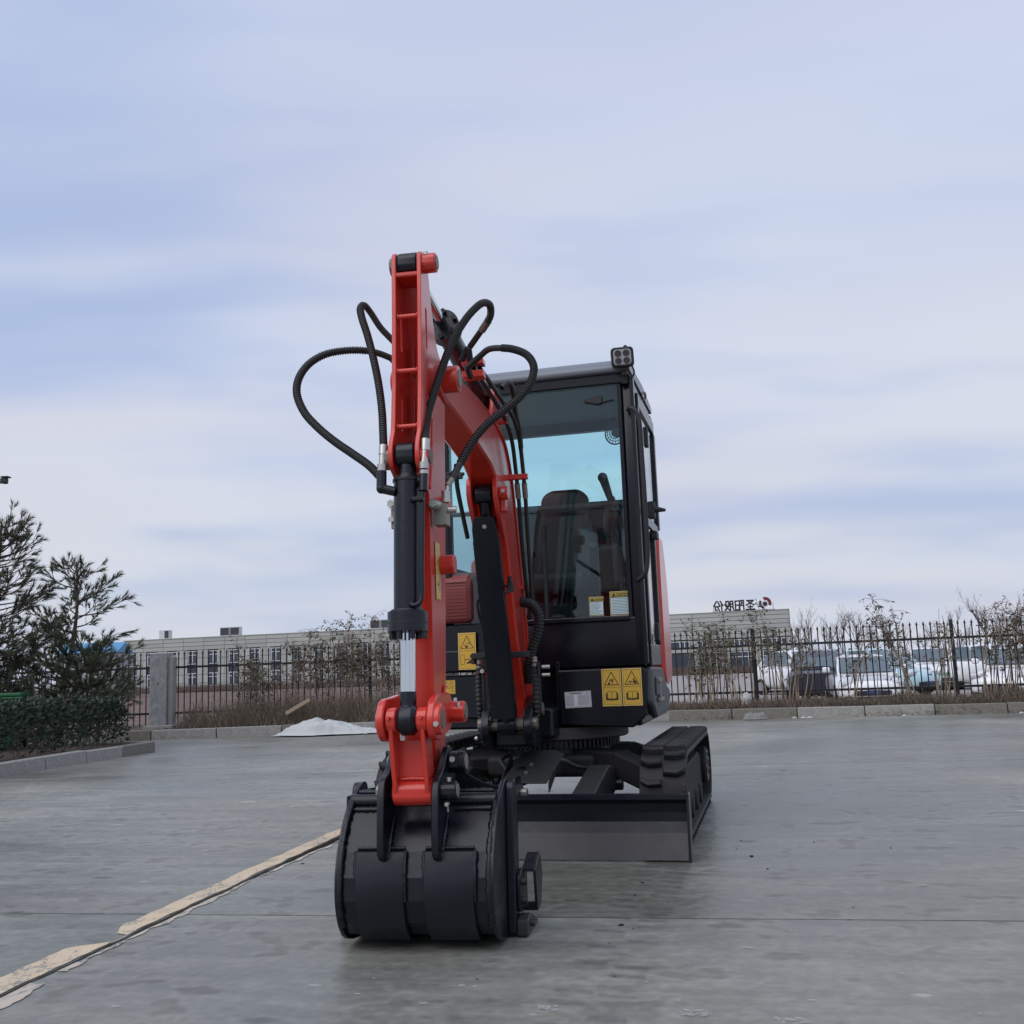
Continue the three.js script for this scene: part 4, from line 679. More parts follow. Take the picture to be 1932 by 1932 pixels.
ex('undercarriage_frame', [bx(-0.3, 0.3, 0.285, 0.40, -0.5, 0.40, 0.03), bx(-0.14, 0.14, 0.30, 0.39, 0.38, 0.52, 0.02)], M.matteBlack);
for (const s of [-1, 1]) for (const e of [-1, 1]) {
  const legP = [[s * 0.2, 0.42, e * 0.20], [s * 0.42, 0.41, e * 0.30], [s * 0.64, 0.32, e * 0.40]];
  const g = []; for (let i = 0; i < 2; i++) { const a = A(legP[i]), b = A(legP[i + 1]), m = a.clone().add(b).multiplyScalar(0.5), L = a.distanceTo(b); const bxg = new RoundedBoxGeometry(L + 0.02, i ? 0.12 : 0.125, 0.2, 1, 0.012); const q = new THREE.Quaternion().setFromUnitVectors(V(1, 0, 0), b.clone().sub(a).normalize()); bxg.applyQuaternion(q); g.push(bxg.translate(m.x, m.y - 0.06, m.z)); }
  ex('track_leg', g, M.matteBlack);
}
ex('slew_ring', [lathe([[0.0, 0.38], [0.3, 0.38], [0.33, 0.395], [0.33, 0.43], [0.36, 0.435], [0.36, 0.475], [0, 0.475]], 56)], M.black);
{ const g = [], n = 84; for (let i = 0; i < n; i++) { const a = i / n * 6.2832; g.push(box(0.02, 0.042, 0.014, 0.368, 0.452, 0, 0).rotateY(a)); } ex('gear_tooth', g, M.black).userData.kind = 'stuff'; }
ex('slew_platform', [lathe([[0, 0.477], [0.42, 0.477], [0.43, 0.485], [0.43, 0.545], [0, 0.545]], 64)], M.platform);
// ---- dozer blade
{
  const prof = [[1.205, 0.010], [1.146, 0.118], [1.131, 0.165], [1.130, 0.205], [1.142, 0.245], [1.160, 0.266], [1.182, 0.268], [1.182, 0.288], [1.12, 0.288], [1.108, 0.25], [1.10, 0.18], [1.115, 0.11], [1.15, 0.05], [1.185, 0.010]];
  const b = ex('dozer_blade', [plate(prof, -0.77, 0.842, 0.002, [], 8, 0.14)], M.black);
  for (const s of [-1, 1]) ex('end_plate', plate([[1.208, 0.004], [1.186, 0.292], [1.09, 0.292], [1.08, 0.2], [1.14, 0.004]], s > 0 ? 0.842 : -0.782, s > 0 ? 0.854 : -0.77, 0.002), M.black, b);
  for (const s of [-1, 1]) { const g = plate([[1.13, 0.28], [1.13, 0.10], [0.35, 0.24], [0.35, 0.33], [0.62, 0.37]], s * 0.36 - 0.055, s * 0.36 + 0.055, 0.006); ex('blade_arm', g, M.guardGrey); ex('arm_pin', pin(s * 0.36 - 0.09, s * 0.36 + 0.09, 0.25, 0.42, 0.03), M.black); }
  exEach('blade_clevis', [-0.055, 0.025].map((x) => plate(rounded([[1.14, 0.12], [1.14, 0.27], [1.06, 0.34], [0.99, 0.32], [1.02, 0.16]], 0.03), x, x + 0.028, 0.003)), M.black);
  ex('clevis_pin', pin(-0.085, 0.085, 0.285, 1.05, 0.022), M.zincDull);
  ex('blade_cylinder', [rod([0, 0.29, 1.05], [0, 0.34, 0.78], 0.022, 0.022), rod([0, 0.335, 0.82], [0, 0.39, 0.45], 0.045, 0.045), pin(-0.024, 0.028, 0.285, 1.05, 0.04)], M.black);
  const cover = panelXY([[-0.115, 0], [0.12, 0], [0.165, 0.26], [0.115, 0.30], [-0.02, 0.30], [-0.055, 0.27]], -0.005, 0.005, 0.002);
  const side = [box(0.006, 0.06, 0.3, 0, 0, 0, 0)];
  cover.rotateX(-Math.PI / 2 + 0.46); cover.translate(0.03, 0.315, 0.92);
  const c = ex('cylinder_guard', [cover, plate([[0.92, 0.315], [0.92, 0.27], [0.66, 0.38], [0.66, 0.445]], 0.158, 0.164, 0), plate([[0.92, 0.315], [0.92, 0.27], [0.66, 0.38], [0.66, 0.445]], -0.088, -0.082, 0)], M.guardGrey);
  exEach('guard_bolt', [[0.05, 0.392, 0.80], [0.035, 0.358, 0.86]].map((p) => hexBolt(0, 0, 0, 0.011, 0.012, 'y').rotateX(0.46).translate(p[0], p[1], p[2])), M.zincDull, c);
  exEach('hydraulic_hose', [hose([[0.12, 0.39, 0.7], [0.19, 0.405, 0.72], [0.24, 0.37, 0.66], [0.28, 0.34, 0.5]], 0.013), hose([[-0.1, 0.36, 0.72], [-0.16, 0.4, 0.6], [-0.14, 0.42, 0.45]], 0.012)], M.hose);
}
// ---- upper structure
const BX0 = -0.70, BX1 = 0.60;
ex('main_frame', [bx(-0.62, 0.56, 0.545, 0.62, -1.0, 0.34, 0.015), bx(-0.16, 0.12, 0.5, 0.66, 0.28, 0.56, 0.02)], M.black);
ex('front_panel', [plate(rounded([[0.385, 0.86], [0.385, 1.13], [-0.1, 1.13], [-0.1, 0.86]], 0.02), -0.1, 0.592, 0.008)], M.cabBlack);
ex('front_skirt', [panelXY(rounded([[0.125, 0.56], [0.52, 0.54], [0.592, 0.60, 0.02], [0.604, 0.84, 0.02], [0.585, 0.856], [0.12, 0.852]], 0.012), 0.0, 0.41, 0.008)], M.cabBlack);
ex('side_skirt', [plate(rounded([[0.36, 0.66], [0.33, 0.855], [-0.22, 0.85], [-0.30, 0.76], [-0.52, 0.72], [-0.54, 0.66], [-0.4, 0.60], [0.2, 0.575]], 0.03), 0.585, 0.628, 0.012), bx(0.628, 0.64, 0.70, 0.80, 0.05, 0.26, 0.006)], M.plasticGrey);
ex('step', [bx(0.63, 0.652, 0.77, 0.79, 0.08, 0.22, 0.004), bx(0.63, 0.652, 0.665, 0.685, 0.02, 0.2, 0.004), bx(0.632, 0.645, 0.685, 0.77, 0.1, 0.14, 0.003)], M.zincDull);
ex('left_skirt', [panelXY(rounded([[-0.68, 0.62], [-0.24, 0.60], [-0.22, 0.84], [-0.68, 0.845]], 0.02), -0.5, 0.395, 0.008)], M.cabBlack);
ex('left_panel', [panelXY(rounded([[-0.7, 0.86], [-0.24, 0.86], [-0.24, 1.13], [-0.7, 1.13]], 0.02), -0.5, 0.375, 0.008), bx(-0.7, -0.42, 0.862, 0.985, 0.35, 0.40, 0.012)], M.cabBlack);
ex('boom_well', [bx(-0.3, 0.16, 0.62, 1.12, 0.1, 0.2, 0.01), bx(-0.245, -0.225, 0.6, 1.0, 0.2, 0.38, 0.004), bx(0.11, 0.13, 0.6, 0.9, 0.2, 0.39, 0.004)], M.cabBlack);
// hood beside the cab, low on the boom side, with fine ribs
{ const h = ex('side_hood', [plate(rounded([[0.40, 1.135], [0.41, 1.36, 0.07], [0.34, 1.425, 0.06], [-0.9, 1.46, 0.1], [-1.05, 1.135]], 0.03), -0.70, -0.365, 0.02)], M.dullRed); const rb = []; for (let i = 0; i < 12; i++) rb.push(bx(-0.69, -0.385, 1.16 + i * 0.0185, 1.163 + i * 0.0185, 0.40, 0.4085, 0)); ex('hood_rib', rb, M.dullRed, h); }
ex('engine_hood', [plate(rounded([[-0.62, 0.72], [-0.62, 1.62, 0.06], [-0.95, 1.58, 0.12], [-1.1, 1.3, 0.1], [-1.12, 0.72]], 0.05), -0.66, 0.50, 0.03)], M.red);
ex('rear_side_panel', [plate(rounded([[-0.275, 0.80, 0.03], [-0.275, 1.50, 0.05], [-0.30, 1.64, 0.04], [-0.52, 1.66, 0.06], [-0.66, 1.45, 0.1], [-0.72, 1.1, 0.1], [-0.70, 0.80, 0.05], [-0.6, 0.74], [-0.34, 0.74]], 0.05), 0.52, 0.636, 0.022)], M.red);
ex('counterweight', [plate(rounded([[-0.75, 0.55], [-0.75, 0.82], [-1.14, 0.86, 0.08], [-1.18, 0.6, 0.06], [-1.0, 0.54]], 0.03), -0.66, 0.52, 0.03)], M.cabBlack);
// ---- cab
const CZ = 0.38, CB = -0.62, CT = 2.465;
ex('cab_pillar', [plate(rounded([[0.385, 0.86], [0.387, 1.5], [0.375, 2.48], [0.29, 2.48], [0.30, 0.86]], 0.02), 0.538, 0.612, 0.018), bx(0.522, 0.545, 1.12, 2.46, 0.355, 0.382, 0.006)], M.cabBlack);
ex('cab_pillar', [bx(-0.545, -0.475, 1.13, 2.47, 0.30, 0.375, 0.02)], M.cabBlack);
ex('cab_pillar', [bx(0.535, 0.60, 0.86, 2.47, CB - 0.05, CB + 0.03, 0.015)], M.cabBlack); ex('cab_pillar', [bx(-0.545, -0.47, 0.86, 2.47, CB - 0.05, CB + 0.03, 0.015)], M.cabBlack);
{ const r = ex('cab_roof', [plate(rounded([[0.425, 2.485, 0.015], [0.43, 2.515, 0.02], [0.37, 2.572, 0.05], [-0.2, 2.60, 0.1], [-0.66, 2.565, 0.05], [-0.7, 2.485, 0.02]], 0.03), -0.55, 0.60, 0.035)], M.roofGrey);
  ex('roof_header', [bx(-0.5, 0.58, 2.425, 2.487, 0.335, 0.392, 0.008)], M.cabBlack, r); ex('ceiling', bx(-0.47, 0.535, 2.466, 2.484, -0.58, 0.33, 0), M.ceiling, r);
  ex('rear_header', [bx(-0.47, 0.535, 2.40, 2.487, -0.66, -0.60, 0.006)], M.cabBlack, r); exEach('side_rail', [bx(0.545, 0.592, 2.40, 2.487, -0.58, 0.3, 0.01), bx(-0.545, -0.49, 2.40, 2.487, -0.58, 0.3, 0.01)], M.cabBlack, r); }
ex('windscreen', [bx(-0.475, 0.525, 1.735, 2.43, 0.362, 0.366, 0)], M.glass); ex('lower_windscreen', [bx(-0.475, 0.525, 1.13, 1.728, 0.354, 0.358, 0)], M.glass);
ex('window_bar', [bx(-0.475, 0.525, 1.745, 1.768, 0.338, 0.352, 0.004)], M.darkPlastic);
ex('window_sill', [bx(-0.1, 0.53, 1.105, 1.135, 0.35, 0.40, 0.008), box(0.045, 0.012, 0.01, 0.12, 1.14, 0.393, 0.004)], M.cabBlack);
ex('rear_window', [bx(-0.47, 0.535, 1.93, 2.40, -0.632, -0.628, 0)], M.glass);
ex('rear_wall', [bx(-0.47, 0.535, 0.86, 1.93, -0.66, -0.60, 0.01)], M.interior); ex('cab_floor', [bx(-0.46, 0.53, 1.0, 1.06, -0.6, 0.33, 0.01)], M.interior);
ex('side_window', [bx(-0.508, -0.504, 1.46, 2.40, -0.58, 0.3, 0)], M.sideGlass); ex('side_wall', [bx(-0.53, -0.49, 0.9, 1.46, -0.58, 0.3, 0.005)], M.interior);
// door on the far right side
{
  const d = ex('door', [bx(0.592, 0.622, 2.32, 2.40, -0.53, 0.25, 0.008), bx(0.592, 0.622, 0.86, 0.98, -0.25, 0.28, 0.008), bx(0.592, 0.624, 0.98, 2.32, 0.225, 0.285, 0.008), bx(0.592, 0.624, 1.70, 2.32, -0.56, -0.50, 0.008), bx(0.592, 0.624, 0.98, 1.66, -0.26, -0.19, 0.008), bx(0.594, 0.618, 1.66, 1.72, -0.5, 0.225, 0.006)], M.cabBlack);
  ex('door_glass', bx(0.604, 0.608, 1.72, 2.32, -0.5, 0.225, 0), M.sideGlass, d); ex('door_glass', bx(0.604, 0.608, 0.98, 1.66, -0.19, 0.225, 0), M.sideGlass, d);
  ex('hinge', [bx(0.62, 0.645, 2.12, 2.24, 0.02, 0.07, 0.006)], M.darkPlastic, d); ex('hinge', [bx(0.62, 0.645, 1.0, 1.1, 0.02, 0.07, 0.006)], M.darkPlastic, d);
  ex('latch', [bx(0.62, 0.66, 1.70, 1.80, 0.0, 0.06, 0.008), rod([0.65, 1.755, 0.03], [0.72, 1.745, 0.03], 0.022, 0.008, 12), bx(0.62, 0.65, 1.60, 1.645, -0.2, -0.08, 0.008)], M.darkPlastic, d);
}
ex('grab_rail', [hose([[0.585, 2.262, 0.40], [0.592, 2.268, 0.435], [0.625, 2.25, 0.452], [0.645, 2.19, 0.455], [0.65, 2.0, 0.455], [0.652, 1.6, 0.452], [0.648, 1.42, 0.45], [0.63, 1.345, 0.445], [0.6, 1.322, 0.43], [0.585, 1.322, 0.39]], 0.0125, { side: 12, seg: 60 })], M.darkPlastic);
// work lamp on the roof corner
{
  const L = new THREE.Group(); L.name = 'work_lamp'; L.position.set(0.575, 2.548, 0.47); L.rotation.set(0.22, 0.12, -0.0); EX.add(L);
  ex('lamp_housing', [panelXY(rounded([[-0.063, -0.055], [0.063, -0.055], [0.063, 0.055], [-0.063, 0.055]], 0.026, 6), -0.045, 0.018, 0.006), box(0.02, 0.02, 0.03, 0.02, 0.056, -0.02, 0.006)], M.darkPlastic, L);
  ex('lamp_lens', panelXY(rounded([[-0.049, -0.042], [0.049, -0.042], [0.049, 0.042], [-0.049, 0.042]], 0.02, 6), 0.016, 0.0205, 0.001), std({ color: lin(0.42, 0.41, 0.43), roughness: 0.35, metalness: 0.2 }), L);
  for (const [a, b] of [[-1, -1], [-1, 1], [1, -1], [1, 1]]) ex('lamp_reflector', lathe([[0.0, 0.0], [0.008, 0.002], [0.0175, 0.003], [0.0185, 0.0]], 20).rotateX(Math.PI / 2).translate(a * 0.0225, b * 0.0205, 0.021), std({ color: lin(0.07, 0.07, 0.075), roughness: 0.25, metalness: 0.3 }), L);
  ex('lamp_bracket', [box(0.05, 0.02, 0.03, 0.005, -0.064, -0.01, 0.004), box(0.03, 0.03, 0.02, 0.005, -0.085, -0.012, 0.004), box(0.035, 0.06, 0.03, 0.0, -0.115, -0.04, 0.005)], M.darkPlastic, L);
  ex('lamp_cable', hose([[0.05, -0.05, -0.03], [0.058, -0.09, -0.03], [0.035, -0.12, -0.035], [0.01, -0.125, -0.045]], 0.005), M.hose, L);
}
ex('roof_hook', hose([[0.59, 2.5, -0.18], [0.612, 2.515, -0.2], [0.615, 2.49, -0.22], [0.6, 2.475, -0.22]], 0.007), M.zincDull);
ex('wiper_motor', panelXY(rounded([[0.33, 2.338], [0.41, 2.318], [0.435, 2.322], [0.438, 2.365], [0.37, 2.362], [0.335, 2.352]], 0.008), 0.367, 0.385, 0.004), M.darkPlastic);
ex('wiper_arm', [rod([0.41, 2.33, 0.372], [0.5, 2.34, 0.372], 0.006, 0.006, 8)], M.darkPlastic);
// seat, levers, fan
ex('seat', [plate(rounded([[0.05, 1.30], [0.08, 1.42, 0.05], [-0.3, 1.40], [-0.3, 1.26]], 0.04), -0.14, 0.25, 0.03), panelXY(rounded([[-0.13, 1.36], [0.24, 1.36], [0.235, 1.68, 0.06], [0.2, 1.83, 0.06], [-0.09, 1.83, 0.06], [-0.125, 1.68, 0.06]], 0.05), -0.42, -0.29, 0.03)], M.seat);
ex('headrest', panelXY(rounded([[-0.1, 1.78, 0.03], [0.21, 1.78, 0.03], [0.205, 1.93, 0.06], [0.15, 1.975, 0.05], [-0.04, 1.975, 0.05], [-0.095, 1.93, 0.06]], 0.05), -0.41, -0.32, 0.025), M.seat);
exEach('armrest', [box(0.06, 0.05, 0.3, -0.16, 1.57, -0.15, 0.02), box(0.06, 0.05, 0.3, 0.28, 1.57, -0.15, 0.02)], M.seat); exEach('side_console', [box(0.14, 0.28, 0.34, -0.26, 1.42, -0.1, 0.04), box(0.14, 0.3, 0.34, 0.38, 1.42, -0.1, 0.04)], M.seat);
for (const x of [-0.27, 0.38]) ex('joystick', [rod([x, 1.55, 0.02], [x, 1.68, 0.03], 0.014, 0.012, 10), hose([[x, 1.62, 0.02], [x, 1.70, 0.03], [x + 0.005, 1.76, 0.035]], 0.026, { rFn: (k) => 0.8 + 0.3 * Math.sin(k * 3.1) })], M.darkPlastic);
ex('blade_lever', [rod([0.42, 1.55, -0.1], [0.378, 1.88, -0.1], 0.012, 0.010, 10), hose([[0.385, 1.85, -0.1], [0.362, 1.93, -0.1], [0.346, 1.985, -0.1]], 0.026, { rFn: (k) => 0.75 + 0.35 * k }), new THREE.SphereGeometry(0.030, 14, 10).translate(0.343, 1.99, -0.1), lathe([[0.05, 0], [0.03, 0.05], [0.016, 0.09]], 14).translate(0.392, 1.78, -0.1)], M.darkPlastic);
for (const [x, z] of [[-0.05, 0.18], [0.03, 0.18]]) ex('travel_lever', [rod([x, 1.06, z], [x, 1.6, z + 0.02], 0.012, 0.012, 10), rod([x, 1.6, z + 0.02], [x + 0.005, 1.68, z + 0.03], 0.02, 0.018, 10)], M.darkPlastic);
{
  const f = new THREE.Group(); f.name = 'cab_fan'; f.position.set(0.468, 2.205, 0.12); f.rotation.y = -0.25; EX.add(f); const cage = [new THREE.TorusGeometry(0.066, 0.0045, 6, 40), new THREE.TorusGeometry(0.05, 0.0025, 5, 32).translate(0, 0, 0.008), new THREE.TorusGeometry(0.034, 0.0025, 5, 28).translate(0, 0, 0.012)];
  for (let i = 0; i < 18; i++) { const a = i / 18 * 6.283; cage.push(rod([0.022 * Math.cos(a), 0.022 * Math.sin(a), 0.014], [0.066 * Math.cos(a + 0.15), 0.066 * Math.sin(a + 0.15), 0], 0.002, 0.002, 5)); } ex('fan_cage', cage, M.darkPlastic, f); ex('fan_hub', rod([0, 0, -0.03], [0, 0, 0.016], 0.024, 0.022, 18), M.darkPlastic, f); ex('fan_bracket', hose([[0.03, -0.03, -0.03], [0.05, -0.09, -0.03], [0.045, -0.15, -0.02]], 0.01, { rings: 60, depth: 0.3 }), M.darkPlastic, f);
}
// mirror bracket seen past the boom
ex('mirror_bracket', [hose([[-0.5, 1.98, 0.4], [-0.44, 1.985, 0.45], [-0.36, 1.97, 0.46]], 0.010), bx(-0.49, -0.37, 1.945, 1.972, 0.44, 0.47, 0.006)], M.darkPlastic);
// ---- printed stickers and plates
const yellow = '#d6ac3f', ink = '#1c120c';
function warnTri(c, x, y, w, h) { c.lineWidth = w * 0.05; c.strokeStyle = ink; c.lineJoin = 'round'; c.beginPath(); c.moveTo(x + w / 2, y); c.lineTo(x + w, y + h); c.lineTo(x, y + h); c.closePath(); c.stroke(); }
function sheetBase(c, w, h, split) { c.fillStyle = '#e6c877'; c.fillRect(0, 0, w, h); c.fillStyle = yellow; c.fillRect(w * 0.035, h * 0.02, w * 0.93, h * 0.96); c.strokeStyle = ink; c.lineWidth = w * 0.014; c.strokeRect(w * 0.06, h * 0.035, w * 0.88, h * 0.93); if (split) { c.beginPath(); c.moveTo(w * 0.06, h * 0.49); c.lineTo(w * 0.94, h * 0.49); c.stroke(); } }
const wearDots = (c, w, h, n, s) => { const r = rng(s); for (let i = 0; i < n; i++) { c.fillStyle = `rgba(90,70,40,${0.05 + 0.12 * r()})`; c.fillRect(r() * w, r() * h, 1 + 3 * r(), 1 + 2 * r()); } };
function book(c, x, y, w, h) { c.strokeStyle = ink; c.lineWidth = w * 0.03; c.fillStyle = '#d0a43a'; for (let k = 3; k >= 0; k--) { const o = k * w * 0.035; c.beginPath(); c.moveTo(x + w * 0.16 - o, y + h * 0.1 + o); c.lineTo(x + w * 0.16 - o, y + h * 0.8 + o * 0.6); c.lineTo(x + w * 0.5, y + h * 0.86 + o * 0.5); c.lineTo(x + w * 0.84 + o, y + h * 0.8 + o * 0.6); c.lineTo(x + w * 0.84 + o, y + h * 0.1 + o); c.stroke(); } c.fillStyle = yellow; c.beginPath(); c.moveTo(x + w * 0.5, y + h * 0.12); c.quadraticCurveTo(x + w * 0.3, y - h * 0.02, x + w * 0.17, y + h * 0.08); c.lineTo(x + w * 0.17, y + h * 0.76); c.quadraticCurveTo(x + w * 0.32, y + h * 0.7, x + w * 0.5, y + h * 0.82); c.quadraticCurveTo(x + w * 0.68, y + h * 0.7, x + w * 0.83, y + h * 0.76); c.lineTo(x + w * 0.83, y + h * 0.08); c.quadraticCurveTo(x + w * 0.7, y - h * 0.02, x + w * 0.5, y + h * 0.12); c.fill(); c.stroke(); c.beginPath(); c.moveTo(x + w * 0.5, y + h * 0.12); c.lineTo(x + w * 0.5, y + h * 0.82); c.stroke(); }
const T1 = canvasTex(256, 440, (c, w, h) => { sheetBase(c, w, h, true); warnTri(c, w * 0.14, h * 0.08, w * 0.72, h * 0.35); c.fillStyle = ink; c.fillRect(w * 0.32, h * 0.37, w * 0.1, h * 0.045); c.lineWidth = w * 0.03; c.strokeStyle = ink; c.beginPath(); c.moveTo(w * 0.38, h * 0.37); c.lineTo(w * 0.42, h * 0.3); c.lineTo(w * 0.56, h * 0.27); c.lineTo(w * 0.66, h * 0.31); c.stroke(); c.beginPath(); c.ellipse(w * 0.52, h * 0.32, w * 0.1, h * 0.02, 0.5, 0, 7); c.fill(); c.beginPath(); c.moveTo(w * 0.55, h * 0.34); c.lineTo(w * 0.52, h * 0.41); c.stroke(); book(c, w * 0.15, h * 0.6, w * 0.7, h * 0.26); wearDots(c, w, h, 120, 1); });
const T2 = canvasTex(256, 440, (c, w, h) => { sheetBase(c, w, h, true); warnTri(c, w * 0.14, h * 0.08, w * 0.72, h * 0.35); c.fillStyle = ink; c.beginPath(); c.arc(w * 0.6, h * 0.29, w * 0.045, 0, 7); c.fill(); c.beginPath(); c.moveTo(w * 0.56, h * 0.33); c.lineTo(w * 0.68, h * 0.32); c.lineTo(w * 0.78, h * 0.41); c.lineTo(w * 0.64, h * 0.41); c.lineTo(w * 0.6, h * 0.38); c.lineTo(w * 0.53, h * 0.41); c.closePath(); c.fill(); c.strokeStyle = ink; c.lineWidth = w * 0.02; for (let i = 0; i < 6; i++) { c.beginPath(); c.moveTo(w * (0.32 + 0.03 * i), h * (0.4 - 0.01 * (i % 3))); c.lineTo(w * (0.36 + 0.03 * i), h * (0.33 + 0.012 * (i % 2))); c.stroke(); } book(c, w * 0.15, h * 0.6, w * 0.7, h * 0.26); wearDots(c, w, h, 120, 2); });
const T3 = canvasTex(256, 500, (c, w, h) => { sheetBase(c, w, h, true); warnTri(c, w * 0.14, h * 0.09, w * 0.72, h * 0.33); c.fillStyle = ink; c.beginPath(); c.moveTo(w * 0.33, h * 0.3); c.lineTo(w * 0.47, h * 0.36); c.lineTo(w * 0.62, h * 0.34); c.lineTo(w * 0.5, h * 0.41); c.lineTo(w * 0.42, h * 0.4); c.closePath(); c.fill(); c.strokeStyle = ink; c.lineWidth = w * 0.018; c.beginPath(); c.arc(w * 0.58, h * 0.31, w * 0.1, 3.4, 6); c.stroke(); c.beginPath(); c.arc(w * 0.58, h * 0.34, w * 0.1, 3.6, 6); c.stroke(); c.lineWidth = w * 0.02; c.strokeRect(w * 0.13, h * 0.6, w * 0.2, h * 0.26); c.lineWidth = w * 0.03; c.beginPath(); c.moveTo(w * 0.37, h * 0.73); c.lineTo(w * 0.62, h * 0.73); c.stroke(); for (const [a, s] of [[0.36, 1], [0.63, -1]]) { c.beginPath(); c.moveTo(w * a, h * 0.73); c.lineTo(w * (a + 0.07 * s), h * 0.7); c.lineTo(w * (a + 0.07 * s), h * 0.76); c.fill(); } c.beginPath(); c.moveTo(w * 0.66, h * 0.6); c.lineTo(w * 0.9, h * 0.6); c.lineTo(w * 0.9, h * 0.7); c.lineTo(w * 0.66, h * 0.7); c.fill(); c.beginPath(); c.moveTo(w * 0.66, h * 0.73); c.lineTo(w * 0.9, h * 0.72); c.lineTo(w * 0.9, h * 0.84); c.lineTo(w * 0.44, h * 0.84); c.quadraticCurveTo(w * 0.44, h * 0.8, w * 0.6, h * 0.79); c.fill(); wearDots(c, w, h, 120, 3); });
const T4 = canvasTex(256, 256, (c, w, h) => { sheetBase(c, w, h, false); c.strokeStyle = ink; c.lineWidth = 4; c.beginPath(); c.moveTo(w * 0.06, h * 0.32); c.lineTo(w * 0.94, h * 0.32); c.moveTo(w * 0.5, h * 0.04); c.lineTo(w * 0.5, h * 0.96); c.moveTo(w * 0.06, h * 0.6); c.lineTo(w * 0.94, h * 0.6); c.stroke(); c.fillStyle = '#6b5523'; for (const [a, b] of [[0.12, 0.1], [0.56, 0.1], [0.12, 0.4], [0.56, 0.4]]) for (let i = 0; i < 3; i++) c.fillRect(w * a, h * (b + i * 0.06), w * 0.3, h * 0.025); c.fillStyle = ink; c.fillRect(w * 0.72, h * 0.7, w * 0.06, h * 0.14); });
const caution = (cut) => canvasTex(256, 300, (c, w, h) => { c.fillStyle = '#d9c88a'; c.fillRect(0, 0, w, h); c.fillStyle = '#151a1a'; c.fillRect(w * 0.03, h * 0.03, w * 0.97, h * 0.94); c.fillStyle = '#a99a45'; c.fillRect(w * 0.045, h * 0.04, w * 0.955, h * 0.19); c.fillStyle = '#cfe3e6'; c.fillRect(w * 0.05, h * 0.26, w * (cut ? 0.95 : 0.9), h * 0.68); c.fillStyle = '#11110d'; c.beginPath(); c.moveTo(w * 0.22, h * 0.07); c.lineTo(w * 0.32, h * 0.21); c.lineTo(w * 0.12, h * 0.21); c.fill(); c.font = `bold ${Math.round(h * (cut ? 0.16 : 0.125))}px sans-serif`; c.fillText('CAUTION', w * 0.36, h * 0.205); c.fillStyle = '#5f7579'; const r = rng(cut ? 4 : 6); for (let i = 0; i < 10; i++) c.fillRect(w * 0.1, h * (0.3 + 0.062 * i), w * (cut ? 0.9 : 0.55 + 0.25 * r()), h * 0.022); });
const TP = canvasTex(320, 200, (c, w, h) => { c.fillStyle = '#c7c9cb'; c.fillRect(0, 0, w, h); c.strokeStyle = '#7a7d80'; c.lineWidth = 3; c.strokeRect(8, 8, w - 16, h - 16); c.fillStyle = '#4a4d50'; c.fillRect(60, 18, 150, 11); c.font = 'bold 22px sans-serif'; c.fillText('CE', 258, 34); for (let i = 0; i < 9; i++) { c.fillStyle = i % 2 ? '#8d9093' : '#9fa2a5'; c.fillRect(18, 46 + i * 15, 128, 7); c.fillRect(160, 46 + i * 15, 138, 7); c.fillStyle = '#e9eaeb'; c.fillRect(110, 44 + i * 15, 40, 10); } });
const TA = canvasTex(160, 700, (c, w, h) => { c.fillStyle = '#d9b766'; c.fillRect(0, 0, w, h); c.strokeStyle = ink; c.lineWidth = 4; c.strokeRect(8, 8, w - 16, h - 16); c.beginPath(); c.moveTo(8, h * 0.48); c.lineTo(w - 8, h * 0.48); c.stroke(); warnTri(c, w * 0.2, h * 0.1, w * 0.6, h * 0.3); c.fillStyle = ink; c.fillRect(w * 0.45, h * 0.3, w * 0.12, h * 0.06); c.fillRect(w * 0.68, h * 0.58, w * 0.06, h * 0.26); c.fillRect(w * 0.35, h * 0.72, w * 0.3, h * 0.03); c.fillRect(w * 0.4, h * 0.68, w * 0.1, h * 0.1); });
function sticker(name, x0, x1, y0, y1, z, tex, tilt = 0, label) {
  const g = new THREE.PlaneGeometry(x1 - x0, y1 - y0), back = box(x1 - x0, y1 - y0, 0.0012, 0, 0, -0.0008, 0); g.translate(0, 0, 0.0006); 
  const m = ex(name, g, std({ map: tex, roughness: 0.45 })); m.position.set((x0 + x1) / 2, (y0 + y1) / 2, z + 0.0015); m.rotation.z = tilt; if (label) m.userData.label = label; return m;
}
sticker('warning_sticker', 0.362, 0.466, 0.655, 0.851, 0.411, T1, 0.0, 'yellow warning sticker with open book'); sticker('warning_sticker', 0.472, 0.576, 0.655, 0.851, 0.411, T2, 0.0, 'yellow warning sticker with person and open book');
sticker('rating_plate', 0.157, 0.301, 0.652, 0.738, 0.411, TP, 0.03, 'silver rating plate');
sticker('warning_sticker', -0.44, -0.338, 0.876, 1.079, 0.401, T3, 0.0, 'yellow sticker with crushed hand and boot'); sticker('warning_sticker', -0.535, -0.466, 0.745, 0.82, 0.396, T4, 0, 'small yellow table sticker');
sticker('caution_sticker', 0.305, 0.386, 1.14, 1.244, 0.3595, caution(false)); sticker('caution_sticker', 0.42, 0.523, 1.136, 1.268, 0.3595, caution(true));
exEach('panel_bolt', [hexBolt(-0.465, 0.714, 0.4, 0.012, 0.012), hexBolt(-0.518, 0.714, 0.4, 0.012, 0.012)], M.zinc);
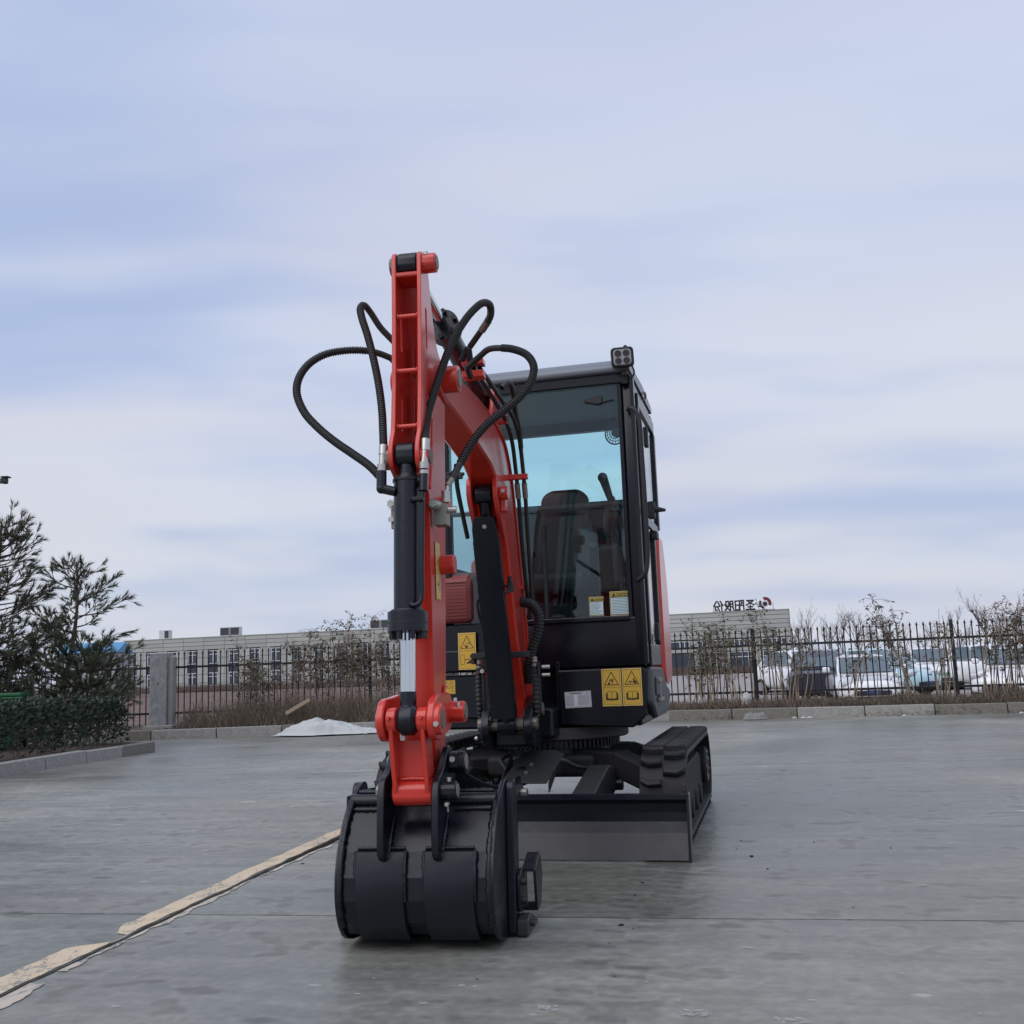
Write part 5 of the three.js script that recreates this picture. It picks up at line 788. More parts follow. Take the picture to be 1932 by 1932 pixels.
// ---- swing bracket at the boom foot
bm('swing_bracket', [rod([0, 0.46, -0.07], [0, 0.76, -0.07], 0.075, 0.075, 24), plate(rounded([[-0.1, 0.5], [-0.1, 0.72], [0.05, 0.74], [0.3, 0.68], [0.38, 0.6], [0.34, 0.52], [0.2, 0.47]], 0.04), -0.125, -0.085, 0.005), plate(rounded([[-0.1, 0.5], [-0.1, 0.72], [0.05, 0.74], [0.3, 0.68], [0.38, 0.6], [0.34, 0.52], [0.2, 0.47]], 0.04), 0.085, 0.125, 0.005), bx(-0.09, 0.09, 0.48, 0.56, -0.05, 0.22, 0.02)], M.black);
bmEach('bracket_pin', [pin(-0.15, 0.15, 0.6, 0.3, 0.032), pin(-0.15, 0.15, 0.66, 0.06, 0.035)], M.steelDull);
bmEach('hose_guard', [bx(-0.135, -0.122, 0.66, 0.90, 0.22, 0.25, 0.003), bx(0.148, 0.161, 0.66, 0.90, 0.20, 0.23, 0.003)], M.darkPlastic);
bmEach('guard_bolt', [hexBolt(-0.13, 0.865, 0.255, 0.012, 0.012), hexBolt(0.19, 0.875, 0.215, 0.011, 0.04, 'x'), hexBolt(0.19, 0.835, 0.215, 0.011, 0.04, 'x'), new THREE.SphereGeometry(0.012, 10, 8).translate(-0.16, 0.535, 0.3), hexBolt(-0.105, 0.655, 0.31, 0.008, 0.01)], M.zinc);
// ---- boom
const boomProfile = rounded([[-0.05, 0.58, 0.03], [-0.055, 0.80], [-0.01, 1.0], [0.2, 1.5, 0.25], [0.33, 1.84, 0.16], [0.52, 2.0, 0.14], [0.85, 2.05, 0.2], [1.3, 2.04, 0.2], [1.76, 2.0, 0.05], [1.90, 1.97, 0.05], [1.90, 1.885, 0.05], [1.78, 1.86, 0.05], [1.4, 1.845, 0.2], [0.84, 1.79, 0.12], [0.66, 1.70, 0.12], [0.5, 1.45, 0.2], [0.30, 0.98, 0.2], [0.14, 0.72], [0.12, 0.58, 0.03]], 0.03, 6);
{
  const b = bm('boom', [plate(boomProfile, -0.068, 0.068, 0.009)], M.red);
  bm('boom_edge_plate', [hose([[-0.0, 1.0, 0.16], [0, 1, 0.16]].map(() => [0, 1, 0]).slice(0, 0).concat([[0.072, 0.72, -0.045], [0.072, 1.0, 0.01], [0.072, 1.5, 0.21], [0.072, 1.82, 0.345], [0.072, 1.96, 0.50], [0.072, 2.02, 0.8]]), 0.007, { side: 6, seg: 40 }), hose([[-0.072, 0.72, -0.045], [-0.072, 1.0, 0.01], [-0.072, 1.5, 0.21], [-0.072, 1.82, 0.345], [-0.072, 1.96, 0.5]], 0.007, { side: 6, seg: 40 })], M.red, b);
  // ears that hold the lift cylinder, proud of the inner edge
  for (const s of [-1, 1]) bm('cylinder_ear', plate(rounded([[0.62, 1.60], [0.72, 1.76, 0.03], [0.80, 1.76, 0.04], [0.81, 1.66, 0.05], [0.72, 1.58, 0.04], [0.6, 1.47]], 0.03), s * 0.062 - 0.011, s * 0.062 + 0.011, 0.003), M.red, b);
  bm('ear_boss', [pin(0.073, 0.115, 1.685, 0.735, 0.032), bx(0.073, 0.1, 1.60, 1.69, 0.67, 0.735, 0.006)], M.red, b); bm('boss_bolt', [hexBolt(0.095, 1.69, 0.772, 0.01, 0.012)], M.zinc, b);
  bmEach('boom_boss', [pin(-0.125, -0.066, 1.93, 1.83, 0.05), pin(0.066, 0.125, 1.93, 1.83, 0.05)], M.red, b); bmEach('pin_end', [pin(0.122, 0.128, 1.93, 1.83, 0.034, 0.001)], M.steelDull, b);
  bm('hose_clamp', [bx(0.06, 0.165, 1.805, 1.832, 0.40, 0.43, 0.003)], M.red, b); bm('hose_clamp', [bx(0.05, 0.14, 2.055, 2.085, 1.36, 1.42, 0.004), bx(0.05, 0.14, 2.11, 2.135, 1.36, 1.42, 0.004)], M.red, b); bm('hose_clamp', [bx(0.066, 0.1, 1.275, 1.30, 0.12, 0.16, 0.003)], M.red, b); bm('hose_clamp', [bx(0.06, 0.11, 2.04, 2.08, 0.62, 0.66, 0.004)], M.red, b);
}
// lift cylinder and its guard
{
  const p0 = [0, 0.6, 0.3], p1 = [0, 1.685, 0.735];
  const L = (t, o = 0) => { const d = [p1[1] - p0[1], p1[2] - p0[2]], n = Math.hypot(...d); return [0, p0[1] + d[0] * t - d[1] / n * o, p0[2] + d[1] * t + d[0] / n * o]; };
  bm('lift_cylinder', [rod(L(0.02), L(0.9), 0.045, 0.045, 24), pin(-0.045, 0.045, p0[1], p0[2], 0.05)], M.black);
  bm('lift_rod', [rod(L(0.9), L(1), 0.024, 0.024, 20)], M.chrome); bm('lift_eye', [pin(-0.04, 0.04, p1[1], p1[2], 0.045), rod(L(0.9), L(0.98), 0.03, 0.03)], M.black);
  const g = panelXY(rounded([[-0.063, 0], [0.05, 0], [0.06, 0.93], [0.045, 1.02], [-0.045, 1.02], [-0.06, 0.97]], 0.015), -0.004, 0.004, 0.001), s1 = box(0.006, 0.9, 0.06, 0.054, 0.45, -0.03, 0), s2 = box(0.006, 0.9, 0.06, -0.06, 0.45, -0.03, 0);
  const ang = Math.atan2(p1[2] - p0[2], p1[1] - p0[1]); const gg = merged([g, s1, s2]); gg.rotateX(ang); gg.translate(-0.004, 0.63, 0.375);
  const gd = bm('cylinder_guard', gg, M.black); bm('guard_bolt', hexBolt(0, 0.975, 0.008, 0.011, 0.012).rotateX(ang).translate(-0.002, 0.63, 0.375), M.zinc, gd);
  bm('guide_bracket', [bx(-0.16, 0.125, 0.925, 0.955, 0.30, 0.375, 0.004), bx(-0.16, -0.145, 0.90, 0.925, 0.3, 0.37, 0.002)], M.darkPlastic);
  bm('clamp_ring', [new THREE.TorusGeometry(0.055, 0.008, 8, 28).rotateX(Math.PI / 2 + ang).translate(0.035, 1.25, 0.545), box(0.03, 0.05, 0.03, 0.08, 1.26, 0.56, 0.006), rod([0.08, 1.28, 0.57], [0.08, 1.31, 0.575], 0.01, 0.01, 8)], M.darkPlastic);
  bm('hydraulic_pipe', [hose([[-0.075, 1.2, 0.5], [-0.085, 1.215, 0.52], [-0.095, 1.18, 0.5], [-0.085, 1.05, 0.42], [-0.08, 0.96, 0.38], [-0.1, 0.93, 0.37]], 0.007)], M.darkPlastic);
}
// corrugated hoses about the boom foot
bm('spiral_hose', hose([[0.01, 1.205, 0.12], [0.06, 1.21, 0.17], [0.13, 1.19, 0.2], [0.165, 1.13, 0.21], [0.155, 1.05, 0.21], [0.125, 0.98, 0.2], [0.10, 0.9, 0.17], [0.09, 0.8, 0.12]], 0.023, { rings: 62, depth: 0.11, side: 12 }), M.hose);
bm('spiral_hose', hose([[-0.15, 0.92, 0.22], [-0.155, 0.8, 0.24], [-0.15, 0.69, 0.25], [-0.15, 0.6, 0.2]], 0.014, { rings: 45, depth: 0.14 }), M.hose); bm('spiral_hose', hose([[0.13, 0.92, 0.2], [0.138, 0.8, 0.22], [0.135, 0.66, 0.23], [0.12, 0.58, 0.18]], 0.015, { rings: 45, depth: 0.14 }), M.hose);
bmEach('hose_end', [rod([-0.15, 0.92, 0.22], [-0.15, 0.875, 0.225], 0.016, 0.016, 12), rod([0.13, 0.925, 0.2], [0.134, 0.87, 0.21], 0.016, 0.016, 12)], M.zincDull);
bm('grease_hose', hose([[-0.13, 0.62, 0.3], [-0.1, 0.60, 0.33], [-0.07, 0.64, 0.34]], 0.012, { rings: 50, depth: 0.1 }), M.hose);
// ---- boom hoses on the right flank
bm('hydraulic_hose', [hose([[0.1, 2.09, 1.42], [0.1, 2.085, 1.2], [0.1, 2.075, 0.9], [0.1, 2.055, 0.65], [0.105, 1.98, 0.5], [0.105, 1.86, 0.42], [0.105, 1.70, 0.35], [0.1, 1.5, 0.27], [0.1, 1.3, 0.18], [0.1, 1.2, 0.13]], 0.0105, { seg: 70 })], M.hose); bm('hydraulic_hose', [hose([[0.125, 2.09, 1.42], [0.13, 2.085, 1.2], [0.135, 2.075, 0.9], [0.14, 2.06, 0.65], [0.142, 1.99, 0.5], [0.142, 1.86, 0.42], [0.14, 1.70, 0.35], [0.135, 1.5, 0.28], [0.128, 1.3, 0.2], [0.12, 1.2, 0.15]], 0.0105, { seg: 70 })], M.hose);
bmEach('hose_end', [rod([0.105, 1.79, 0.392], [0.105, 1.72, 0.36], 0.014, 0.014, 12), rod([0.142, 1.79, 0.392], [0.141, 1.72, 0.36], 0.014, 0.014, 12)], M.zincDull);
bm('hydraulic_hose', [hose([[0.12, 2.16, 0.85], [0.15, 2.19, 0.82], [0.16, 2.16, 0.76], [0.15, 2.10, 0.66], [0.15, 2.03, 0.55], [0.145, 1.95, 0.48]], 0.013)], M.hose);
bm('hydraulic_hose', [hose([[-0.085, 1.79, 0.95], [-0.105, 1.72, 0.85], [-0.11, 1.6, 0.72], [-0.11, 1.5, 0.62]], 0.011)], M.hose);
// ---- arm
const armPlateProfile = (cut) => rounded([[2.035, 2.345, 0.025], [2.078, 2.33, 0.02], [2.088, 2.1], [2.105, 1.85], [2.128, 1.68], [2.168, 1.62, 0.04], [2.168, 1.55, 0.04], [2.10, 1.52, 0.04], [2.035, 1.47], [2.035, 0.9], [2.03, 0.6, 0.04], [1.96, 0.52, 0.04], [1.9, 0.56, 0.03], [1.85, 0.9], [1.80, 1.4], [1.765, 1.78, 0.05], [1.74, 1.92, 0.06], [1.76, 2.0, 0.06], [1.86, 2.03, 0.06], [1.93, 2.16], [1.975, 2.31, 0.03]], 0.012, 5);
{
  const a = bm('arm', [-1, 1].map((s) => plate(armPlateProfile(), s * 0.0455 - 0.0075 - 0.002, s * 0.0455 + 0.0075 - 0.002, 0.002, [slotHole(2.02, 1.99, 2.14, 0.011), slotHole(2.03, 1.70, 1.83, 0.011)])), M.red);
  bm('arm_web', [plate([[1.89, 1.5], [1.89, 2.03], [1.965, 2.25], [1.977, 2.25], [1.902, 2.03], [1.902, 1.5]], -0.04, 0.036, 0), plate([[1.965, 2.25], [2.078, 2.258], [2.078, 2.246], [1.975, 2.238]], -0.04, 0.036, 0), bx(-0.04, 0.036, 0.56, 1.49, 2.012, 2.024, 0), plate([[1.84, 0.9], [1.79, 1.4], [1.755, 1.8], [1.767, 1.8], [1.802, 1.4], [1.852, 0.9]], -0.04, 0.036, 0), plate([[2.024, 1.49], [2.12, 1.53], [2.12, 1.52], [2.024, 1.475]], -0.04, 0.036, 0)], M.red, a);
  for (const [y, z] of [[2.25, 2.07], [2.098, 2.072], [1.897, 2.088], [1.697, 2.105]]) bm('rung', pin(-0.039, 0.035, y, z, 0.0085, 0.001), M.red, a);
  bmEach('rung_weld', [[2.098, 2.072], [1.897, 2.088], [1.697, 2.105]].flatMap(([y, z]) => [-0.036, 0.032].map((x) => new THREE.TorusGeometry(0.009, 0.0035, 5, 14).rotateY(Math.PI / 2).translate(x, y, z))), M.red, a);
  bmEach('stiffener', [bx(-0.028, -0.02, 1.93, 2.03, 1.90, 1.925, 0.003), bx(-0.028, -0.02, 1.72, 1.86, 1.90, 1.925, 0.003)], M.red, a);
  bm('arm_top_boss', [pin(0.045, 0.098, 2.30, 2.035, 0.035)], M.red, a); bmEach('pin_end', [pin(0.095, 0.101, 2.30, 2.035, 0.025, 0.001), pin(-0.068, -0.054, 2.295, 2.035, 0.034, 0.003), pin(0.076, 0.082, 1.585, 2.12, 0.026, 0.001), pin(-0.075, -0.055, 1.585, 2.12, 0.038, 0.003)], M.steelDull, a); bmEach('pin_bolt', [hexBolt(0.065, 2.328, 2.058, 0.008, 0.012, 'y')], M.zinc, a);
  bmEach('arm_boom_boss', [pin(-0.066, -0.05, 1.93, 1.83, 0.062), pin(0.046, 0.066, 1.93, 1.83, 0.062)], M.red, a); bm('cylinder_boss', [pin(0.044, 0.078, 1.585, 2.12, 0.036)], M.red, a);
  bm('side_boss', [pin(0.05, 0.105, 1.24, 1.9, 0.034)], M.red, a); bm('side_boss', [pin(0.045, 0.085, 1.455, 1.86, 0.034)], M.red, a);
  bmEach('arm_weld', [weld([[0.055, 0.66, 2.0], [0.058, 0.74, 1.95], [0.056, 0.82, 1.9]], 0.006), weld([[0.052, 1.49, 2.03], [0.052, 1.6, 2.0], [0.052, 1.75, 1.97]], 0.004)], M.red, a);
  const pl = new THREE.PlaneGeometry(0.072, 0.2).rotateY(Math.PI / 2).translate(0.0535, 1.215, 1.945); bm('warning_sticker', pl, std({ map: TA, roughness: 0.45 }), a).userData.label = 'tall yellow warning sticker on the arm flank';
}
// ---- arm cylinder from the boom top to the arm head
bm('arm_rod', [rod([0, 2.30, 2.035], [0, 2.245, 1.5], 0.022, 0.022, 24)], M.chrome); bm('arm_rod_eye', [pin(-0.037, 0.033, 2.30, 2.035, 0.042), rod([0, 2.30, 2.035], [0, 2.29, 1.94], 0.034, 0.03)], M.black);
bm('arm_cylinder', [rod([0, 2.248, 1.52], [0, 2.16, 0.75], 0.045, 0.045, 28), rod([0, 2.25, 1.53], [0, 2.243, 1.46], 0.066, 0.066, 30), pin(-0.05, 0.05, 2.15, 0.7, 0.05)], M.black);
{ const bl = []; for (let i = 0; i < 6; i++) { const a = i / 6 * 6.283 + 0.4; bl.push(rod([0.052 * Math.cos(a), 2.25 + 0.052 * Math.sin(a), 1.55], [0.052 * Math.cos(a), 2.25 + 0.052 * Math.sin(a), 1.52], 0.01, 0.01, 8)); } bmEach('cylinder_bolt', bl, M.black); }
bmEach('cylinder_mount', [-1, 1].map((s) => plate(rounded([[0.58, 1.98], [0.66, 2.2, 0.03], [0.74, 2.2, 0.03], [0.85, 2.02]], 0.02), s * 0.06 - 0.01, s * 0.06 + 0.01, 0.003)), M.red);
bm('port_elbow', [rod([0.05, 2.13, 1.42], [0.085, 2.17, 1.45], 0.012, 0.012, 10), rod([0.088, 2.167, 1.45], [0.088, 2.09, 1.40], 0.013, 0.013, 10), rod([0.09, 2.072, 1.5], [0.09, 2.05, 1.44], 0.013, 0.013, 10)], M.darkPlastic);
// ---- bucket cylinder
const BCY = (y) => 2.12 + (1.585 - y) * 0.0694;    // line from its base pin down to the rod pin
{
  const c = (y) => [-0.001, y, BCY(y)];
  const cy = bm('bucket_cylinder', [rod(c(1.055), c(1.50), 0.046, 0.046, 36), rod(c(1.50), c(1.525), 0.046, 0.034, 30), rod(c(1.50), c(1.508), 0.05, 0.05, 30), rod(c(1.52), c(1.60), 0.03, 0.028, 24), pin(-0.032, 0.03, 1.592, 2.122, 0.044)], M.black);
  bm('cylinder_head', [rod(c(1.0), c(1.065), 0.066, 0.066, 40), rod(c(1.062), c(1.072), 0.062, 0.055, 40)], M.black, cy); bm('head_seam', [rod(c(1.027), c(1.031), 0.0668, 0.0668, 40)], M.darkPlastic, cy);
  const bl = []; for (let i = 0; i < 8; i++) { const a = i / 8 * 6.283 + 0.3; bl.push(rod([0.053 * Math.cos(a), 1.002, BCY(1.0) + 0.053 * Math.sin(a)], [0.053 * Math.cos(a), 0.978, BCY(0.98) + 0.053 * Math.sin(a)], 0.0105, 0.0105, 8)); } bmEach('head_bolt', bl, M.black, cy);
  bm('bucket_rod', rod(c(1.0), c(0.8), 0.025, 0.025, 32), M.chrome); bm('rod_eye', [rod(c(0.81), c(0.765), 0.0265, 0.0265, 28), rod(c(0.768), c(0.74), 0.0265, 0.032, 28), pin(-0.033, 0.031, 0.722, 2.18, 0.049, 0.014)], M.black);
  bm('hydraulic_pipe', [hose([[0.058, 1.47, 2.16], [0.058, 1.4, 2.168], [0.056, 1.2, 2.185], [0.055, 1.115, 2.19], [0.048, 1.09, 2.195], [0.028, 1.083, 2.2], [0.02, 1.088, 2.198]], 0.0085, { seg: 40, side: 12 })], M.black); bm('pipe_clip', [bx(0.025, 0.066, 1.425, 1.44, 2.16, 2.185, 0.004)], M.black);
  bm('pipe_elbow', [rod([0.062, 1.46, 2.165], [0.062, 1.515, 2.155], 0.0145, 0.0145, 16), rod([0.045, 1.50, 2.14], [0.062, 1.49, 2.15], 0.016, 0.016, 12)], M.black);
  bm('pipe_elbow', [rod([-0.08, 1.535, 2.16], [-0.08, 1.475, 2.165], 0.017, 0.017, 16), rod([-0.084, 1.478, 2.165], [-0.035, 1.465, 2.158], 0.016, 0.016, 16), new THREE.SphereGeometry(0.0175, 14, 10).translate(-0.08, 1.477, 2.165)], M.black);
  bmEach('hose_fitting', [hexBolt(-0.08, 1.55, 2.155, 0.0165, 0.022, 'y'), rod([-0.08, 1.56, 2.15], [-0.078, 1.625, 2.142], 0.012, 0.0125, 14), rod([-0.078, 1.595, 2.145], [-0.077, 1.628, 2.14], 0.0155, 0.0155, 14)], M.zinc); bmEach('hose_fitting', [hexBolt(0.063, 1.525, 2.155, 0.0165, 0.012, 'y'), hexBolt(0.063, 1.548, 2.152, 0.0175, 0.022, 'y'), rod([0.063, 1.555, 2.15], [0.066, 1.62, 2.14], 0.0125, 0.0125, 14), rod([0.0655, 1.6, 2.142], [0.067, 1.64, 2.135], 0.0155, 0.0155, 14)], M.zinc);
}
// ---- the four looping hoses
const HR = 0.0125;
bm('looping_hose', hose([[-0.089, 1.521, 2.15], [-0.132, 1.565, 2.128], [-0.201, 1.618, 2.097], [-0.276, 1.674, 2.065], [-0.348, 1.737, 2.034], [-0.409, 1.805, 2.002], [-0.447, 1.883, 1.971], [-0.451, 1.95, 1.939], [-0.424, 2.01, 1.908], [-0.376, 2.051, 1.876], [-0.321, 2.07, 1.845], [-0.255, 2.077, 1.813], [-0.198, 2.071, 1.782], [-0.142, 2.049, 1.75], [-0.09, 2.02, 1.7]], HR, { rings: 105, depth: 0.13, t1: 0.83, side: 14 }), M.hose);
bm('looping_hose', hose([[-0.077, 1.61, 2.14], [-0.086, 1.684, 2.114], [-0.096, 1.76, 2.087], [-0.113, 1.858, 2.061], [-0.137, 1.959, 2.035], [-0.167, 2.062, 2.008], [-0.197, 2.147, 1.982], [-0.208, 2.189, 1.955], [-0.202, 2.208, 1.929], [-0.188, 2.19, 1.903], [-0.158, 2.137, 1.876], [-0.113, 2.084, 1.85], [-0.08, 2.04, 1.8]], HR * 0.96, { rings: 105, depth: 0.12, t1: 0.72, side: 14 }), M.hose);
bm('looping_hose', hose([[0.066, 1.63, 2.137], [0.055, 1.68, 2.087], [0.054, 1.761, 2.034], [0.068, 1.85, 1.985], [0.083, 1.945, 1.928], [0.105, 2.044, 1.875], [0.132, 2.128, 1.822], [0.166, 2.203, 1.768], [0.201, 2.255, 1.715], [0.218, 2.264, 1.662], [0.211, 2.243, 1.609], [0.18, 2.224, 1.556], [0.141, 2.204, 1.503], [0.095, 2.172, 1.455]], HR, { rings: 105, depth: 0.13, t1: 0.85, side: 14 }), M.hose);
bm('looping_hose', hose([[0.116, 1.532, 1.964], [0.145, 1.602, 1.929], [0.18, 1.678, 1.893], [0.227, 1.745, 1.857], [0.279, 1.796, 1.821], [0.337, 1.853, 1.786], [0.377, 1.918, 1.75], [0.387, 1.987, 1.714], [0.36, 2.044, 1.679], [0.307, 2.083, 1.643], [0.247, 2.106, 1.607], [0.191, 2.116, 1.571], [0.15, 2.103, 1.536], [0.09, 2.072, 1.5]], HR, { rings: 95, depth: 0.18, t0: 0.07, t1: 0.8, side: 14 }), M.hose);
bmEach('hose_fitting', [rod([0.195, 2.232, 1.575], [0.16, 2.214, 1.525], 0.0155, 0.0155, 14), rod([0.118, 1.537, 1.962], [0.104, 1.505, 1.985], 0.011, 0.011, 12), rod([-0.15, 2.053, 1.755], [-0.1, 2.03, 1.71], 0.016, 0.016, 12)], M.zincDull);
// valve blocks on the arm
bm('valve_block', [box(0.045, 0.075, 0.06, 0.085, 1.40, 2.0, 0.003)], M.zincDull); bm('valve_plug', [rod([0.078, 1.43, 2.0], [0.07, 1.432, 2.062], 0.02, 0.018, 14), hexBolt(0.071, 1.432, 2.066, 0.014, 0.02), hexBolt(0.1, 1.465, 2.0, 0.016, 0.04, 'y'), rod([0.1, 1.48, 1.99], [0.105, 1.505, 1.985], 0.008, 0.008, 10), hexBolt(0.122, 1.418, 2.0, 0.013, 0.03, 'x')], M.zinc);
bm('valve_block', [box(0.04, 0.07, 0.05, -0.078, 1.40, 1.97, 0.003)], M.zincDull); bm('valve_plug', [rod([-0.078, 1.442, 1.98], [-0.084, 1.446, 2.03], 0.02, 0.018, 14), hexBolt(-0.085, 1.446, 2.036, 0.013, 0.016), hexBolt(-0.093, 1.395, 2.0, 0.011, 0.03)], M.zinc);
// ---- bucket linkage
bm('idler_link', [plate(rounded([[2.245, 0.72, 0.05], [2.20, 0.79, 0.05], [2.12, 0.79, 0.04], [1.98, 0.80, 0.03], [1.93, 0.74, 0.03], [1.98, 0.68, 0.03], [2.12, 0.655, 0.04], [2.20, 0.655, 0.05]], 0.04), -0.094, -0.07, 0.004)], M.red); bm('idler_link', [plate(rounded([[2.245, 0.72, 0.05], [2.20, 0.79, 0.05], [2.12, 0.80, 0.04], [1.98, 0.80, 0.03], [1.93, 0.74, 0.03], [1.98, 0.68, 0.03], [2.12, 0.655, 0.04], [2.20, 0.655, 0.05]], 0.04), 0.07, 0.094, 0.004), pin(0.09, 0.112, 0.722, 2.18, 0.05)], M.red);
bmEach('idler_boss', [pin(0.058, 0.145, 0.735, 1.985, 0.036), pin(-0.12, -0.05, 0.735, 1.985, 0.036)], M.red); bmEach('pin_end', [pin(0.142, 0.148, 0.735, 1.985, 0.026, 0.001), pin(-0.102, -0.092, 0.722, 2.18, 0.034, 0.002), pin(0.11, 0.114, 0.722, 2.18, 0.03, 0.001)], M.steelDull); bmEach('pin_bolt', [hexBolt(0.102, 0.71, 2.232, 0.009, 0.014), hexBolt(0.125, 0.76, 2.01, 0.009, 0.014, 'y')], M.zinc);
{
  const lp = rounded([[2.215, 0.73, 0.03], [2.17, 0.765, 0.03], [2.13, 0.72, 0.03], [2.075, 0.5, 0.03], [2.09, 0.455, 0.03], [2.14, 0.455, 0.03], [2.165, 0.5, 0.03], [2.205, 0.67, 0.03]], 0.02);
  const k = bm('bucket_link', [plate(lp, -0.06, -0.046, 0.002), plate(lp, 0.044, 0.058, 0.002), bx(-0.048, 0.046, 0.51, 0.655, 2.12, 2.132, 0.002).applyMatrix4(new THREE.Matrix4().makeTranslation(0, 0, 0))], M.red);
  bm('link_boss', [pin(-0.066, 0.064, 0.492, 2.118, 0.042), pin(-0.068, -0.034, 0.722, 2.18, 0.04), pin(0.032, 0.068, 0.722, 2.18, 0.04)], M.red, k); bmEach('grease_nipple', [rod([-0.052, 0.73, 2.215], [-0.055, 0.732, 2.232], 0.006, 0.006, 8), rod([0.05, 0.73, 2.215], [0.05, 0.732, 2.232], 0.006, 0.006, 8)], M.red, k); bmEach('link_weld', [weld([[-0.04, 0.535, 2.14], [0.0, 0.537, 2.14], [0.04, 0.535, 2.14]], 0.004)], M.red, k);
}
// ---- bucket
{
  const outer = [[1.84, 0.468], [1.95, 0.466], [2.02, 0.435], [2.085, 0.375], [2.13, 0.31], [2.155, 0.235], [2.158, 0.165], [2.13, 0.095], [2.08, 0.05], [2.0, 0.028], [1.86, 0.02]];
  const inner = outer.map(([z, y], i) => { const a = outer[Math.max(0, i - 1)], b = outer[Math.min(outer.length - 1, i + 1)], d = [b[0] - a[0], b[1] - a[1]], n = Math.hypot(...d); return [z + d[1] / n * 0.012, y - d[0] / n * 0.012 * 1]; });
  const ring = outer.concat(inner.map(([z, y]) => [z, y]).reverse());
  const sm = new THREE.Shape(ring.map((p) => new THREE.Vector2(-p[0], p[1])));
  const shellG = new THREE.ExtrudeGeometry(sm, { depth: 0.484, bevelEnabled: false }); shellG.rotateY(Math.PI / 2); shellG.translate(-0.242, 0, 0);
  const bk = bm('bucket', [toCreasedNormals(shellG, 0.22)], M.black);
  const sideP = rounded([[1.845, 0.50, 0.05], [1.90, 0.505, 0.04], [2.03, 0.448, 0.03], [2.095, 0.385, 0.03], [2.142, 0.315, 0.03], [2.168, 0.238, 0.03], [2.17, 0.16, 0.03], [2.142, 0.085, 0.03], [2.088, 0.036, 0.03], [2.0, 0.014, 0.03], [1.90, 0.010], [1.84, 0.010, 0.01], [1.835, 0.2, 0.1], [1.835, 0.38, 0.1]], 0.02);
  for (const s of [-1, 1]) bm('side_plate', plate(sideP, s * 0.249 - 0.007, s * 0.249 + 0.007, 0.002), M.black, bk);
  const edge = [[2.02, 0.45], [2.09, 0.388], [2.138, 0.316], [2.164, 0.238], [2.166, 0.165], [2.132, 0.09]]; for (const s of [-1, 1]) bm('weld_bead', weld(edge.map(([z, y]) => [s * 0.24, y - 0.004, z - 0.003]), 0.007), M.black, bk);
  bm('cross_tube', [rod([-0.242, 0.452, 2.0], [0.242, 0.452, 2.0], 0.022, 0.022, 24)], M.black, bk);
  bmEach('weld_bead', [weld([[-0.23, 0.477, 1.975], [-0.17, 0.477, 1.975], [-0.11, 0.477, 1.975]], 0.006), weld([[0.11, 0.477, 1.975], [0.17, 0.477, 1.975], [0.23, 0.477, 1.975]], 0.006), weld([[-0.23, 0.428, 2.032], [-0.17, 0.428, 2.032], [-0.11, 0.428, 2.032]], 0.006), weld([[0.11, 0.428, 2.032], [0.17, 0.428, 2.032], [0.23, 0.428, 2.032]], 0.006)], M.black, bk);
  const arch = []; for (let i = 0; i <= 12; i++) { const t = i / 12; arch.push([mix(-0.245, -0.095, t), 0.478 + 0.062 * t * t]); } for (let i = 0; i <= 12; i++) { const t = 1 - i / 12; arch.push([mix(0.245, 0.095, t), 0.478 + 0.062 * t * t]); } arch.push([0.245, 0.45], [-0.245, 0.45]);
  bm('arched_plate', panelXY(arch, 1.855, 1.868, 0.001), M.black, bk);
  const earP = rounded([[1.90, 0.47], [1.93, 0.60, 0.04], [1.99, 0.635, 0.04], [2.04, 0.60, 0.04], [2.09, 0.555, 0.03], [2.16, 0.535, 0.04], [2.18, 0.48, 0.04], [2.19, 0.40, 0.03], [2.192, 0.31, 0.01], [2.165, 0.285, 0.01], [2.13, 0.30], [2.06, 0.40], [1.98, 0.452]], 0.01);
  for (const x of [-0.098, 0.078]) { const e = bm('bucket_ear', plate(earP, x - 0.011, x + 0.011, 0.003), M.black, bk); bm('ear_weld', [weld([[x + 0.014, 0.41, 2.065], [x + 0.014, 0.35, 2.115], [x + 0.013, 0.295, 2.148]], 0.005), weld([[x - 0.014, 0.41, 2.065], [x - 0.014, 0.35, 2.115], [x - 0.013, 0.295, 2.148]], 0.005)], M.black, e); }
  bmEach('ear_boss', [[pin(0.086, 0.142, 0.572, 1.985, 0.036), bx(0.09, 0.12, 0.555, 0.605, 1.985, 2.03, 0.004)], pin(0.086, 0.14, 0.495, 2.12, 0.03)], M.black, bk); bmEach('pin_end', [pin(0.139, 0.144, 0.572, 1.985, 0.026, 0.001), pin(0.137, 0.142, 0.495, 2.12, 0.022, 0.001), pin(-0.128, -0.107, 0.495, 2.11, 0.022, 0.003), pin(-0.125, -0.107, 0.572, 1.985, 0.026, 0.003)], M.zincDull, bk); bmEach('pin_bolt', [hexBolt(0.106, 0.585, 2.034, 0.010, 0.012), hexBolt(0.112, 0.53, 2.12, 0.008, 0.012, 'y'), hexBolt(0.108, 0.455, 2.135, 0.0075, 0.02), rod([0.108, 0.447, 2.13], [0.108, 0.43, 2.125], 0.004, 0.004, 8)], M.zinc, bk);
